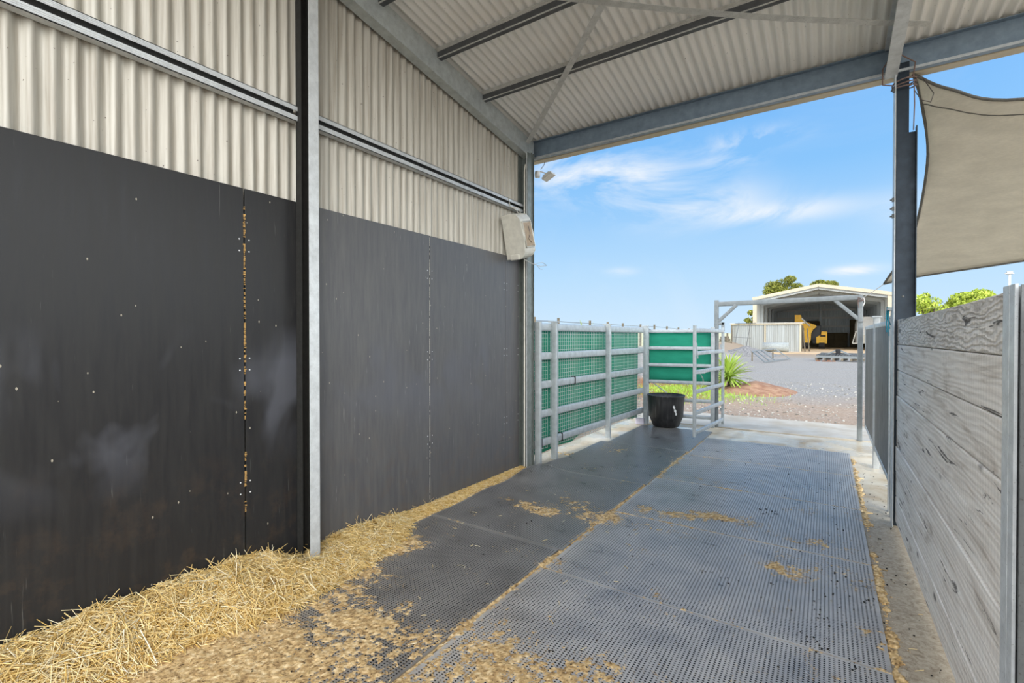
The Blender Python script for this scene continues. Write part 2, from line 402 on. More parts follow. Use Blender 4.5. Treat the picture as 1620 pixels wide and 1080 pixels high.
def ss(a, b, x): t = np.clip((x-a)/(b-a), 0, 1); return t*t*(3-2*t)

# ------------------------------------------------------------------ camera
cam = bpy.data.cameras.new('camera'); co = bpy.data.objects.new('camera', cam); C.objects.link(co)
cam.sensor_width = 36; cam.lens = 755/1620*36; cam.clip_start = .05; cam.clip_end = 2000
co.location = (0, 0, 1.5); co.rotation_euler = (R(90-.53), 0, R(33.4)); bpy.context.scene.camera = co

# ------------------------------------------------------------------ setting
mb = MB(); mb.box((-3.05, -4, -.2), (5.5, 8.46, 0)); struct(mb.build('floor', 'floor'))
mb = MB(); mb.box((-4.2, 8.52, -.2), (5.5, 9.9, .01))
o = mb.build('apron_slab', 'apron', bevel=.01); struct(o)
mb = MB(); mb.box((-1.45, 8.44, -.06), (.40, 8.54, -.03)); struct(mb.build('trim_1', 'orange_dust'))
# yard: gently uneven ground, rising in a bank on the left
def ground_z(x, y):
    h = -.04 + .05*(fbm(x*.5+40, y*.5+40, 5)-.5)
    h = h + 1.0*ss(-5.5, -9.0, x)*ss(6, 12, y) + 3.6*ss(-14, -70, x)
    return h
xs = np.concatenate([np.linspace(-260, -30, 24)[:-1], np.linspace(-30, 12, 130), np.linspace(12, 200, 20)[1:]])
ys = np.concatenate([np.linspace(-60, 9.4, 12)[:-1], np.linspace(9.4, 40, 110), np.linspace(40, 420, 60)[1:]])
X, Y = np.meshgrid(xs, ys, indexing='ij'); Z = ground_z(X, Y)
ins = (Y < 9.5); Z = np.where(ins, np.minimum(Z, -.06) , Z)
ny = len(ys); mb = MB(); mb.v = list(zip(X.ravel().tolist(), Y.ravel().tolist(), Z.ravel().tolist()))
mb.f = [(i*ny+j, (i+1)*ny+j, (i+1)*ny+j+1, i*ny+j+1) for i in range(len(xs)-1) for j in range(ny-1)]
mb.smooth = [True]*len(mb.f)
struct(mb.build('ground', 'ground', base=(0, 0, 0)))

# corrugated sheeting: sine profile, 76 mm pitch
def corr(a0, a1, pitch=.076, amp=.0085, seg=10):
    n = int((a1-a0)/pitch*seg)+1; u = np.linspace(a0, a1, n); return u, amp*np.cos(2*PI*u/pitch)
u, h = corr(-.6, 4.93, amp=.013)
mb = MB(); n = len(u)
mb.v = [(WX-.01+h[i], u[i], 0.0) for i in range(n)] + [(WX-.01+h[i], u[i], float(roof_z(u[i])-.02)) for i in range(n)]
mb.f = [(i, i+1, n+i+1, n+i) for i in range(n-1)]; mb.smooth = [True]*(n-1)
struct(mb.build('wall_left', 'wall_sheet', base=(WX, 0, 0)))
u, h = corr(-3.08, 2.8, amp=.0135)
mb = MB(); n = len(u); rows = np.linspace(-.6, 5.02, 4); 
for y in rows: mb.v += [(float(u[i]), float(y), float(roof_z(y)+.0115+h[i])) for i in range(n)]
mb.f = [(r*n+i, r*n+i+1, (r+1)*n+i+1, (r+1)*n+i) for r in range(3) for i in range(n-1)]; mb.smooth = [True]*len(mb.f)
struct(mb.build('ceiling', 'roof_sheet', base=(0, 0, 3.8)))

# ------------------------------------------------------------------ wall lining panels
PX = -2.95
pan = [(.326, 1.522, 'large black wall lining sheet at the left edge, before the rusty joint'),
       (1.530, 1.935, 'narrow dark lining sheet between the rusty joint and the steel column'),
       (1.945, 3.141, 'black lining sheet directly beyond the middle steel column'),
       (3.149, 4.341, 'black lining sheet with a pale scuffed patch, one before the opening'),
       (4.347, 4.62, 'narrow black lining sheet under the towel dispenser at the opening')]
screw_me = None
for k, (y0, y1, lab) in enumerate(pan):
    mb = MB(); mb.box((PX-.012, y0, .012), (PX, y1, 2.40))
    root = thing('wall_lining_panel', lab, 'wall panel', (PX, (y0+y1)/2, .012), 'black lining sheets along the corrugated wall')
    mb.build('sheet', 'panel' if k < 2 else 'panel_sheen', root, bevel=.0015)
    for yy in (y0+.025, y1-.025):
        for z in (.55, .62, 1.30, 1.37, 2.02, 2.09):
            if screw_me is None:
                s = MB(); s.lathe([(0, .0025), (.003, .0022), (.0045, .001), (.005, 0)], (0, 0, 0), 8, 'x')
                so = s.build('screw', 'screw', base=(0, 0, 0)); screw_me = so.data; bpy.data.objects.remove(so)
            c = bpy.data.objects.new('screw', screw_me); C.objects.link(c); c.parent = root
            c.location = (.0002, yy-(y0+y1)/2, z-.012)
# straw dust lodged in the joint
mb = MB(); v = 0
for z in np.arange(.1, 2.36, .012):
    if fbm(np.array(z*3), np.array(.5), 3) > .42 and random.random() < .8:
        w = random.uniform(.002, .007); y = 1.526+random.uniform(-.002, .002)
        mb.box((PX-.006, y-w, z), (PX+random.uniform(.001, .005), y+w, z+random.uniform(.004, .015)))
pale = MB()
for z in np.arange(.05, 2.38, .02):
    if random.random() < .85: pale.box((PX-.006, 3.1435, z), (PX-.0005, 3.1465, z+.016+random.uniform(0, .004)))
o = pale.build('joint_filler', 'cable_pale'); tag(o, 'thin pale line of filler in the joint between the two big grey lining sheets', 'filler', kind='stuff')
o = mb.build('joint_debris', 'orange_dust'); tag(o, 'rusty orange straw dust lodged in the vertical joint of the black sheets', 'debris', kind='stuff')

# ------------------------------------------------------------------ steel frame
def tophat(y0, y1, z0, lab):
    mb = MB(); x0 = WX+.004; hh = .10
    # web, two returned flanges: light lips, recess shade put into the web's dark colour
    mb.box((x0, y0, z0), (x0+.055, y1, z0+.004)); mb.box((x0+.051, y0, z0), (x0+.055, y1, z0+.036))
    mb.box((x0, y0, z0+hh-.004), (x0+.055, y1, z0+hh)); mb.box((x0+.051, y0, z0+hh-.032), (x0+.055, y1, z0+hh))
    for k in range(3): mb.box((x0+.055, y0, z0+.006+k*.009), (x0+.0565, y1, z0+.010+k*.009))
    for k in range(3): mb.box((x0+.055, y0, z0+hh-.026+k*.008), (x0+.0565, y1, z0+hh-.022+k*.008))
    root = thing('wall_girt', lab, 'girt', (x0, (y0+y1)/2, z0), 'girts on the corrugated wall')
    mb.build('flanges', 'galv_light', root)
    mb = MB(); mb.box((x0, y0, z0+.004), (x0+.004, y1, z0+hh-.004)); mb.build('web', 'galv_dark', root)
tophat(-.55, 1.86, 2.92, 'dusty steel girt across the corrugated wall, left of the middle column')
tophat(1.935, 4.70, 2.925, 'steel girt across the corrugated wall between the middle column and the opening')

def column(name, lab, x0, x1, y0, y1, z1, group=None):
    root = thing(name, lab, 'column', ((x0+x1)/2, (y0+y1)/2, 0), group); t = .005
    mb = MB(); mb.box((x0, y1-t, 0), (x1-t, y1, z1)); mb.box((x0, y0, 0), (x0+t, y1-t, z1)); mb.box((x0+t, y0, 0), (x0+.06, y0+t, z1)); mb.build('web', 'column_shade', root)
    mb = MB(); mb.box((x1-t, y0, 0), (x1, y1, z1)); mb.build('flange', 'galv_light', root, bevel=.0015)
    return root
column('steel_column', 'galvanised steel column standing in the straw, dividing the black wall', -2.945, -2.80, 1.862, 1.934, roof_z(1.9)-.12)
# corner column, open side towards the bay
root = thing('corner_column', 'grey steel corner column at the end of the wall beside the opening', 'column', (-2.9, 4.72, 0))
mb = MB(); mb.box((-2.975, 4.715, 0), (-2.845, 4.72, 3.60)); mb.build('web', 'corner_steel', root)
mb = MB(); mb.box((-2.85, 4.635, 0), (-2.845, 4.715, 3.60)); mb.box((-2.975, 4.635, 0), (-2.97, 4.715, 3.6)); mb.build('flange', 'corner_steel', root)
mb = MB(); mb.box((-2.862, 4.635, 0), (-2.85, 4.639, 3.60)); mb.build('lip', 'galv_light', root)
mb = MB(); mb.tube([(-2.885, 4.635, .02), (-2.885, 4.635, 3.40), (-2.88, 4.65, 3.47)], .009, 10)
tag(mb.build('conduit', 'offwhite'), 'thin pale conduit running up the grey corner column', 'conduit')
# outer jamb
mb = MB(); mb.prism([(x, y) for x, y in [(-2.975, 4.725), (-2.84, 4.725), (-2.84, 4.735), (-2.97, 4.735), (-2.97, 4.77), (-2.84, 4.77), (-2.84, 4.775), (-2.975, 4.775)]], 'z', 0, 3.62)
tag(mb.build('steel_jamb', 'corner_steel'), 'outer galvanised jamb channel between corner column and rail fence', 'jamb')

def sloped(x0, x1, y0, y1, drop, hgt, mat, name, parent=None, t=.005, lips=True):
    """C rafter following the roof; web at x1"""
    mb = MB()
    def zz(y): return roof_z(y)-drop
    def slab(xa, xb, a, b):
        vs = [(x, y, zz(y)+k) for y in (y0, y1) for x in (xa, xb) for k in (a, b)]
        mb.add(vs, [(0, 1, 3, 2), (4, 6, 7, 5), (0, 4, 5, 1), (2, 3, 7, 6), (0, 2, 6, 4), (1, 5, 7, 3)])
    slab(x1-t, x1, 0, hgt); slab(x0, x1-t, 0, t); slab(x0, x1-t, hgt-t, hgt); slab(x0, x0+t, t, .025)
    return mb.build(name, mat, parent)
# rafters: top sits one purlin depth under the sheets
tag(sloped(-2.955, -2.86, -.55, 4.80, .255, .20, 'rafter', 'roof_rafter'), 'deep grey steel rafter sloping along the top of the corrugated wall', 'rafter')
root = thing('roof_rafter', 'pale steel rafter overhead on the right, ending above the dark post', 'rafter', (.41, 0, 3.5))
sloped(.375, .455, -.55, 4.84, .255, .235, 'galv_light', 'channel', root)
for k, y in enumerate((3.86, 3.20, 2.54, 1.88, 1.22, .56)):
    z = roof_z(y); lab = ['long dark purlin under the roof nearest the eave', 'dark roof purlin, second in from the eave', 'dark roof purlin, third in from the eave, near the top edge', 'roof purlin above the middle column'][min(k, 3)]
    if k > 2: break
    root = thing('roof_purlin', lab, 'purlin', (0, y, z-.10), 'dark purlins under the roof')
    mb = MB(); mb.box((-2.96, y-.052, z-.105), (2.7, y-.048, z-.052)); mb.box((-2.96, y-.052, z-.105), (2.7, y, z-.101)); mb.build('web', 'purlin_shade', root)
    mb = MB(); mb.box((-2.96, y-.050, z-.052), (2.7, y-.046, z-.014))
    for q in range(3): mb.box((-2.96, y-.0525, z-.048+.011*q), (2.7, y-.0500, z-.043+.011*q))
    mb.box((-2.96, y-.055, z-.108), (2.7, y-.045, z-.103)); mb.build('lip', 'galv_dusty', root)
# eave beam and gutter
root = thing('eave_beam', 'long blue-grey steel eave beam across the top of the opening', 'beam', (1.5, 4.88, 3.585))
mb = MB(); mb.box((-2.99, 4.875, 3.585), (2.75, 4.88, 3.795)); mb.box((-2.99, 4.83, 3.79), (2.75, 4.875, 3.795)); mb.box((-2.99, 4.83, 3.585), (2.75, 4.875, 3.59)); mb.build('web', 'eave_blue', root)
mb = MB(); mb.box((-2.99, 4.826, 3.585), (2.75, 4.83, 3.605)); mb.build('lip', 'galv', root)
mb = MB(); g = [(4.90, 3.80), (4.90, 3.59), (4.905, 3.585), (5.0, 3.585), (5.02, 3.60), (5.04, 3.70), (5.035, 3.70), (5.015, 3.602), (4.998, 3.59), (4.906, 3.59), (4.906, 3.80)]
mb.prism(g, 'x', -3.08, 2.8)
tag(mb.build('roof_gutter', 'cream'), 'cream gutter along the outside of the eave beam', 'gutter')
# flat bracing straps under the purlins
def zs(y): return roof_z(y)-.125
def strap(a, b, lab, sag=0.01, w=.034):
    P = []; n = 14; d = Vector((b[0]-a[0], b[1]-a[1], 0)).normalized(); s = Vector((-d.y, d.x, 0))*w/2
    mb = MB(); vs = []
    for i in range(n+1):
        t = i/n; x = a[0]+(b[0]-a[0])*t; y = a[1]+(b[1]-a[1])*t; z = zs(y)-sag*4*t*(1-t) + (a[2]*(1-t)+b[2]*t)
        for sg in (-1, 1):
            for k in (0, .002): vs.append((x+s.x*sg, y+s.y*sg, z+k))
    fs = []
    for i in range(n):
        o, p = i*4, i*4+4; fs += [(o, p, p+2, o+2), (o+1, o+3, p+3, p+1), (o, o+1, p+1, p), (o+2, p+2, p+3, o+3)]
    fs += [(0, 2, 3, 1), (n*4, n*4+1, n*4+3, n*4+2)]
    mb.add(vs, fs); tag(mb.build('bracing_strap', 'galv_dusty'), lab, 'brace', 'flat bracing straps under the roof')
strap((-2.86, 4.66, 0), (-1.20, 3.12, .015), 'flat steel strap brace rising from the corner column to the crossing point', .01, .055)
strap((.60, 4.50, 0), (-1.95, 2.80, -.01), 'flat steel strap brace crossing the ceiling to the rafter above the dark post', .05, .06)

# ------------------------------------------------------------------ right post and sleeper wall
root = thing('steel_post', 'tall dark blue-grey steel post at the right side of the opening', 'post', (.5, 4.85, 0))
mb = MB(); mb.box((.445, 4.845, 0), (.53, 4.85, 3.66)); mb.box((.445, 4.85, 0), (.450, 4.93, 3.66)); mb.build('channel', 'post_shade_blue', root, bevel=.001)
mb = MB(); mb.box((.440, 4.80, 0), (.446, 4.93, 3.60)); mb.build('light_flange', 'galv_light', root)
mb = MB(); mb.box((.452, 4.835, 0), (.575, 4.842, 3.10)); mb.box((.568, 4.79, 0), (.575, 4.842, 3.13)); mb.build('sleeper_channel', 'post_shade_blue', root, bevel=.001)
for z in (2.44, 2.50, 2.57, 3.43):
    mb = MB(); mb.box((.425, 4.81, z), (.442, 4.83, z+.03)); mb.lathe([(0, 0), (.006, 0), (.006, .012), (0, .012)], (.413, 4.82, z+.015), 8, 'x'); mb.build('bolt_lug', 'galv_dark', root)
mb = MB(); mb.lathe([(0, -.004), (.008, -.003), (.009, 0)], (.50, 4.835, 1.82), 12, 'y'); mb.build('bolt_head', 'galv_dark', root)

names = ['topmost weathered grey sleeper with swirling raised grain', 'second sleeper from the top with a small knot cluster, under the topmost sleeper',
         'third sleeper from the top, pale with fine saw marks', 'fourth sleeper from the top, in the middle of the timber wall',
         'fifth sleeper from the top, above the lower half of the timber wall', 'sixth sleeper from the top, pale grey with long cracks',
         'second sleeper from the floor in the timber wall', 'bottom sleeper resting near the dusty concrete edge']
for k in range(8):
    z1 = 1.64-k*.2; z0 = z1-.2+.001+random.uniform(0, .001); dx = random.uniform(-.004, .004) if k else .004
    mb = MB(); nY = 60; nz = 6; y0, y1 = 2.0, 4.83
    # face with waney, slightly worn outline
    ysl = np.linspace(y0, y1, nY)
    vs = []; 
    for i, y in enumerate(ysl):
        top = z1 - .002*fbm(np.array(y*3.1), np.array(k*3.3), 9) + (.006*math.sin(y*1.3+k) if k == 0 else 0); bot = z0 + .003*float(fbm(np.array(y*2.3), np.array(k*5.3), 21))
        xf = .462+dx + .003*float(fbm(np.array(y*4.), np.array(k*2.), 31)); xb = xf+.072
        sec = [(xf, bot+.005), (xf, top-.005), (xf+.005, top), (xb-.005, top), (xb, top-.005), (xb, bot+.005), (xb-.005, bot), (xf+.005, bot)]
        vs += [(a, y, b) for a, b in sec]
    fs = [(i*8+j, (i+1)*8+j, (i+1)*8+(j+1) % 8, i*8+(j+1) % 8) for i in range(nY-1) for j in range(8)]
    fs += [tuple(range(8)), tuple(range((nY-1)*8, nY*8))[::-1]]
    mb.add(vs, fs)
    tag(mb.build('timber_sleeper', mat_sleeper(k)), names[k], 'sleeper', 'stacked sleepers of the right hand wall')
# near post, H section, light flange facing the bay
root = thing('wall_post', 'light galvanised post holding the near ends of the sleepers at the right edge', 'post', (.47, 1.94, 0))
mb = MB(); mb.box((.440, 1.945, 0), (.448, 2.003, 1.65)); mb.box((.440, 1.895, 0), (.448, 1.942, 1.65)); mb.box((.545, 1.882, 0), (.553, 2.003, 1.65)); mb.build('flange', 'galv_light', root, bevel=.001)
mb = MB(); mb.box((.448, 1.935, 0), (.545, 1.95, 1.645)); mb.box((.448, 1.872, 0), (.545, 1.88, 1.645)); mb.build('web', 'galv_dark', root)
for k in range(8):
    z1 = 1.60-k*.2; mb = MB(); mb.box((.475, -.6, z1-.195), (.54, 1.80, z1))
    tag(mb.build('timber_sleeper', mat_sleeper(k+9), bevel=.006), ['sleeper at the right edge in front of the near post, top of its stack', 'rough sleeper at the far right edge in front of the near post'][min(k, 1)], 'sleeper', 'sleepers in front of the near post')

# ------------------------------------------------------------------ rubber mats
def rubber_mat(x0, x1, y0, y1, lab, lift=0, z=.001, mt='mat'):
    nx, ny_ = (40, 60) if lift else (8, 8)
    xs = np.linspace(x0, x1, nx); ys = np.linspace(y0, y1, ny_); mb = MB(); th = .013
    X, Y = np.meshgrid(xs, ys, indexing='ij')
    Z = z + .0015*fbm(X*1.4, Y*1.4, 77)
    if lift:
        Z = Z + .055*np.exp(-((Y-4.45)/.30)**2)*ss(-2.30, -2.72, X) + .022*np.exp(-((Y-3.7)/.25)**2)*ss(-2.5, -2.72, X)
        Z = Z + .03*np.exp(-((Y-4.95)/.28)**2)*ss(-2.35, -2.75, X)
    P = lambda Zz: list(zip(X.ravel().tolist(), Y.ravel().tolist(), Zz.ravel().tolist()))
    mb.v = P(Z+th)+P(Z); n = nx*ny_
    f = [(i*ny_+j, (i+1)*ny_+j, (i+1)*ny_+j+1, i*ny_+j+1) for i in range(nx-1) for j in range(ny_-1)]
    mb.f = f+[tuple(n+q for q in reversed(a)) for a in f]
    ring = [(i, 0) for i in range(nx)]+[(nx-1, j) for j in range(1, ny_)]+[(i, ny_-1) for i in range(nx-2, -1, -1)]+[(0, j) for j in range(ny_-2, 0, -1)]
    ids = [i*ny_+j for i, j in ring]
    for a, b in zip(ids, ids[1:]+ids[:1]): mb.f.append((a, n+a, n+b, b))
    mb.smooth = [False]*len(mb.f)
    tag(mb.build('rubber_mat', mt), lab, 'mat', 'perforated rubber mats on the floor')
ry = [1.46, 2.67, 3.87, 5.06, 6.25, 7.46]
rl = ['rubber mat at the bottom right corner, nearest the camera in the right row', 'rubber mat in the right row with the round sawdust patch at its far end', 'rubber mat in the right row with sawdust along its left joint',
      'second farthest rubber mat in the right row', 'farthest rubber mat in the right row, before the bare wet concrete']
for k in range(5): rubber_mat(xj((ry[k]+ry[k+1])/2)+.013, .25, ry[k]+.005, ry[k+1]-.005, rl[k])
ly = [1.16, 2.96, 4.74, 6.42, 7.97]
ll = ['nearest rubber mat in the left row, half buried in sawdust and straw', 'rubber mat in the left row with its wall side edge curling up', 'rubber mat in the left row beside the first fence bay', 'farthest rubber mat in the left row, under the open gate and bucket']
for k in range(4): rubber_mat(-2.745+(.05 if k > 1 else 0)+(.10 if k > 2 else 0), xj((ly[k]+ly[k+1])/2)-.013, ly[k]+.005, ly[k+1]-.005, ll[k], lift=(k in (1, 2)), mt='mat_shaded')

# ------------------------------------------------------------------ sawdust, straw, crumbs
def blob(X, Y, cx, cy, rx, ry, a=0):
    c, s = math.cos(R(a)), math.sin(R(a)); dx = X-cx; dy = Y-cy
    return np.exp(-(((dx*c+dy*s)/rx)**2+((-dx*s+dy*c)/ry)**2))
def saw_field(X, Y):
    f = 1.3*blob(X, Y, -2.35, .9, .62, .65)+1.0*blob(X, Y, -1.8, 1.25, .75, .35, 20)+1.1*blob(X, Y, -1.30, 1.72, .44, .30, 10)+.5*blob(X, Y, -.80, 1.85, .20, .20)
    f += .8*blob(X, Y, -2.42, 1.95, .28, .13, 40)+.75*blob(X, Y, -2.02, 1.62, .22, .10, 10)+.8*blob(X, Y, -2.5, 2.35, .14, .3)
    f += .80*blob(X, Y, -2.1, 3.58, .55, .12, -6)+.78*blob(X, Y, -1.88, 3.88, .34, .12, -25)+.95*blob(X, Y, -1.05, 4.06, .30, .13, 5)+.78*blob(X, Y, -.75, 4.22, .30, .09)
    f += .60*blob(X, Y, -1.3, 3.62, .36, .14)+.68*blob(X, Y, -.15, 4.05, .28, .10, 0)+.98*blob(X, Y, -.20, 3.50, .27, .17, -10)+.5*blob(X, Y, -1.38, 4.05, .25, .2)
    f += .45*blob(X, Y, -.80, 2.02, .2, .12)+.5*blob(X, Y, -1.86, 2.35, .08, .06)
    # lines of dust caught in the joints
    f += .55*np.exp(-((X-xj(Y))/.016)**2)+.35*np.exp(-((X-xj(Y))/.04)**2)
    for yj, w in ((3.87, .55), (5.06, .5), (6.25, .55), (2.67, .25)): f += w*np.exp(-((Y-yj)/.018)**2)*(X > xj(Y)+.01)
    for yj in (2.96, 4.74): f += .3*np.exp(-((Y-yj)/.014)**2)*(X < xj(Y)-.01)
    f += .75*np.exp(-((X-.275)/.025)**2)*(Y < 7.2)+.9*ss(-2.70, -2.80, X)*ss(-3.0, -2.9, X)*ss(4.9, 4.5, Y)
    f = np.minimum(f, .95+.2*(Y < 1.2))
    n = fbm(X*4, Y*4, 50, 5)-.5; n2 = fbm(X*22, Y*22, 60, 3)-.5; n3 = fbm(X*60, Y*60, 64, 2)-.5
    F = f-.47+1.5*n+.95*n2+.8*n3
    ln = .48*np.exp(-((X-xj(Y)-.010*(fbm(X*0+3, Y*1.3, 8)-.5))/.013)**2)
    for yj, w in ((3.87, .34), (5.06, .36), (6.25, .38)): ln = ln+w*np.exp(-((Y-yj)/.010)**2)*(X > xj(Y)+.01)
    return np.where(ln > .08, np.maximum(F, (ln-.14)*(1.2+1.6*(fbm(X*7, Y*7, 19)-.5))), F)
# dust bed
cell = .007
gx = np.arange(-2.94, .34, cell); gy = np.arange(.35, 7.2, cell)
X, Y = np.meshgrid(gx, gy, indexing='ij'); F = saw_field(X, Y)
Zb = .0130 + .007*np.clip(F, -1, 1.1) + .0035*(rng.random(X.shape)-.5)*(F > 0)
onmat = (((X > -2.72) & (X < xj(Y)-.010)) | ((X > xj(Y)+.010) & (X < .25)))
Zb = np.where(onmat, Zb, np.where(F > .1, .004+.010*np.clip(F, 0, 1), -.01))
keep = (F[:-1, :-1] > -.05) & (F[1:, 1:] > -.05)
idx = -np.ones(X.shape, int); need = np.zeros(X.shape, bool)
need[:-1, :-1] |= keep; need[1:, :-1] |= keep; need[:-1, 1:] |= keep; need[1:, 1:] |= keep
idx[need] = np.arange(need.sum())
V = np.stack([X[need]+(rng.random(need.sum())-.5)*.006, Y[need]+(rng.random(need.sum())-.5)*.006, Zb[need]], 1)
ii, jj = np.nonzero(keep)
Fq = np.stack([idx[ii, jj], idx[ii+1, jj], idx[ii+1, jj+1], idx[ii, jj+1]], 1)
tint_b = .60+.9*(fbm(V[:, 0]*70, V[:, 1]*70, 200, 2)-.5)+.35*(rng.random(len(V))-.5)-.5*(rng.random(len(V)) < .08)
# loose grains
K = 330000
px = rng.uniform(-2.92, .36, K); py = .4+(rng.random(K)**1.5)*6.0
fg = saw_field(px, py); ok = rng.random(K) < (.012+.9*ss(-.30, .25, fg)); px, py, fg = px[ok], py[ok], fg[ok]
far = rng.random(len(px)) < np.clip(3.2/(py**1.3), .12, 1); px, py, fg = px[far], py[far], fg[far]
G = len(px); sc = rng.uniform(.0012, .0032, G)*(1+.25*np.clip(py-2, 0, 4)); base = np.where(((px > -2.74) & (px < xj(py)-.012)) | ((px > xj(py)+.012) & (px < .25)), .0165, .001)+np.clip(fg, 0, 1)*.006
d = rng.normal(size=(G, 4, 3)); d /= np.linalg.norm(d, axis=2, keepdims=True); d[:, :, 2] *= .5
T = np.stack([px, py, base], 1)[:, None, :]+d*sc[:, None, None]*np.array([1, 1, 1.])
tv = T.reshape(-1, 3); q = np.arange(G)[:, None]*4+len(V)
tf = np.concatenate([q+[0, 1, 2], q+[0, 2, 3], q+[0, 3, 1], q+[1, 3, 2]])
def npmesh(name, V, faces, mat, tint=None):
    me = bpy.data.meshes.new(name)
    nl = sum(f.size for f in faces); me.vertices.add(len(V)); me.vertices.foreach_set('co', V.astype(np.float32).ravel())
    me.loops.add(nl); me.loops.foreach_set('vertex_index', np.concatenate([f.ravel() for f in faces]).astype(np.int32))
    starts = []; tot = []; o = 0
    for f in faces:
        k = f.shape[1]; starts.append(o+np.arange(len(f))*k); tot.append(np.full(len(f), k)); o += f.size
    st = np.concatenate(starts); me.polygons.add(len(st)); me.polygons.foreach_set('loop_start', st.astype(np.int32))
    me.update(calc_edges=True); me.validate()
    if tint is not None:
        at = me.attributes.new('tint', 'FLOAT', 'POINT'); at.data.foreach_set('value', np.asarray(tint, dtype=np.float32))
    me.materials.append(M[mat]); ob = bpy.data.objects.new(name, me); C.objects.link(ob); return ob
tg = np.repeat(np.clip(rng.normal(.66, .24, G)-.6*(rng.random(G) < .12), 0, 1), 4)
o = npmesh('sawdust', np.concatenate([V, tv]), [Fq, tf], 'sawdust', np.concatenate([np.clip(tint_b, 0, 1), tg]))
tag(o, 'tan sawdust scattered in patches and joint lines over the rubber mats', 'sawdust', kind='stuff')

# straw drift against the wall
sy = np.array([-.2, .3, .8, 1.08, 1.26, 1.43, 1.67, 1.99, 2.34, 2.55, 2.75, 3.2, 3.74, 4.64])
sxo = np.array([-2.35, -2.42, -2.50, -2.50, -2.44, -2.40, -2.38, -2.47, -2.50, -2.60, -2.78, -2.80, -2.80, -2.86])
sh = np.array([.16, .17, .18, .175, .17, .165, .14, .10, .075, .06, .035, .022, .02, .014])
def straw_h(x, y):
    xo = np.interp(y, sy, sxo)+.05*(fbm(y*5, y*0, 91)-.5)*2; hh = np.interp(y, sy, sh)
    w = xo-(-2.95); t = np.clip((xo-x)/np.maximum(w, .02), 0, 1)
    col = .35+.65*ss(.05, .30, np.hypot((x+2.87)/1.0, (y-1.90)/1.0))      # trodden low round the column
    return hh*col*(1-(1-t)**1.8)*(.85+.3*fbm(x*9, y*9, 95)), t
gx = np.arange(-2.948, -2.2, .012); gy = np.arange(-.2, 4.66, .012)
X, Y = np.meshgrid(gx, gy, indexing='ij'); H, Tt = straw_h(X, Y); Zs = np.where(Tt > .02, .004+H*.93, -.01)
V = np.stack([X.ravel(), Y.ravel(), Zs.ravel()], 1); ny_ = len(gy)
keep = (Tt[:-1, :-1] > 0) ; ii, jj = np.nonzero(keep)
Fq = np.stack([ii*ny_+jj, (ii+1)*ny_+jj, (ii+1)*ny_+jj+1, ii*ny_+jj+1], 1)
tb = np.clip(.28+.3*(rng.random(len(V))-.5), 0, 1)
def straws(n, xr, yr, lift, lenr, rad, up=.25, tilt_tint=0):
    x = rng.uniform(*xr, n); y = rng.uniform(*yr, n); h, t = straw_h(x, y); k = t > .01
    x, y, h, t = x[k], y[k], h[k], t[k]; n = len(x)
    base = np.where(x > -2.745, .016, .003)
    z = base+h+rng.uniform(-.006, lift, n); ln = rng.uniform(*lenr, n)*np.where(y > 2.75, .6, 1); a = rng.normal(.0, .9, n)+np.where(rng.random(n) < .35, 1.2, 0)+PI/2
    el = rng.normal(0, up, n)*np.where(y > 2.75, .4, 1); r = rad*rng.uniform(.6, 1.25, n)*np.where(y > 2.75, .8, 1)
    # slope of the drift followed so the stalks lie on it
    e = .02; sxl = (straw_h(x+e, y)[0]-straw_h(x-e, y)[0])/(2*e); syl = (straw_h(x, y+e)[0]-straw_h(x, y-e)[0])/(2*e)
    dx, dy = np.cos(a), np.sin(a); dz = np.clip(sxl*dx+syl*dy, -1, 1)+np.tan(np.clip(el, -1, 1)); D = np.stack([dx, dy, dz], 1); D /= np.linalg.norm(D, axis=1, keepdims=True)
    S = np.stack([-dy, dx, 0*dx], 1); U = np.cross(D, S)
    bend = rng.normal(0, .010, n)
    Cn = np.stack([x, y, z], 1); P = []
    for s_, bb in ((-.5, 0), (0, 1), (.5, 0)):
        c = Cn+D*(ln*s_)[:, None]+S*(bend*bb)[:, None]
        c[:, 0] = np.clip(c[:, 0], -2.946, 9); c[:, 2] = np.maximum(c[:, 2], base+.001)
        for q in range(3):
            an = 2*PI*q/3; P.append(c+(S*math.cos(an)+U*math.sin(an))*r[:, None])
    P = np.stack(P, 1)   # n,9,3
    b = np.arange(n)[:, None]*9; fs = []
    for s_ in (0, 3):
        for q in range(3): fs.append(b+[s_+q, s_+(q+1) % 3, s_+3+(q+1) % 3, s_+3+q])
    return P.reshape(-1, 3), np.concatenate(fs), np.repeat(np.clip(rng.normal(.62, .22, n), 0, 1), 9)
vv = [V]; ff = [Fq]; tt = [tb]; off = len(V)
for args in ((15000, (-2.94, -2.25), (.1, 2.85), .016, (.04, .15), .0019, .16), (1800, (-2.94, -2.3), (.1, 2.8), .028, (.06, .20), .0020, .45),
             (5200, (-2.94, -2.76), (2.6, 4.62), .008, (.03, .10), .0016, .10), (60, (-2.945, -2.90), (.4, 3.6), .02, (.06, .14), .0012, 1.1)):
    a, b, c = straws(*args); vv.append(a); ff.append(b+off); tt.append(c); off += len(a)
o = npmesh('straw', np.concatenate(vv), ff, 'straw', np.concatenate(tt))
tag(o, 'loose golden straw drifted along the foot of the black wall', 'straw', kind='stuff')
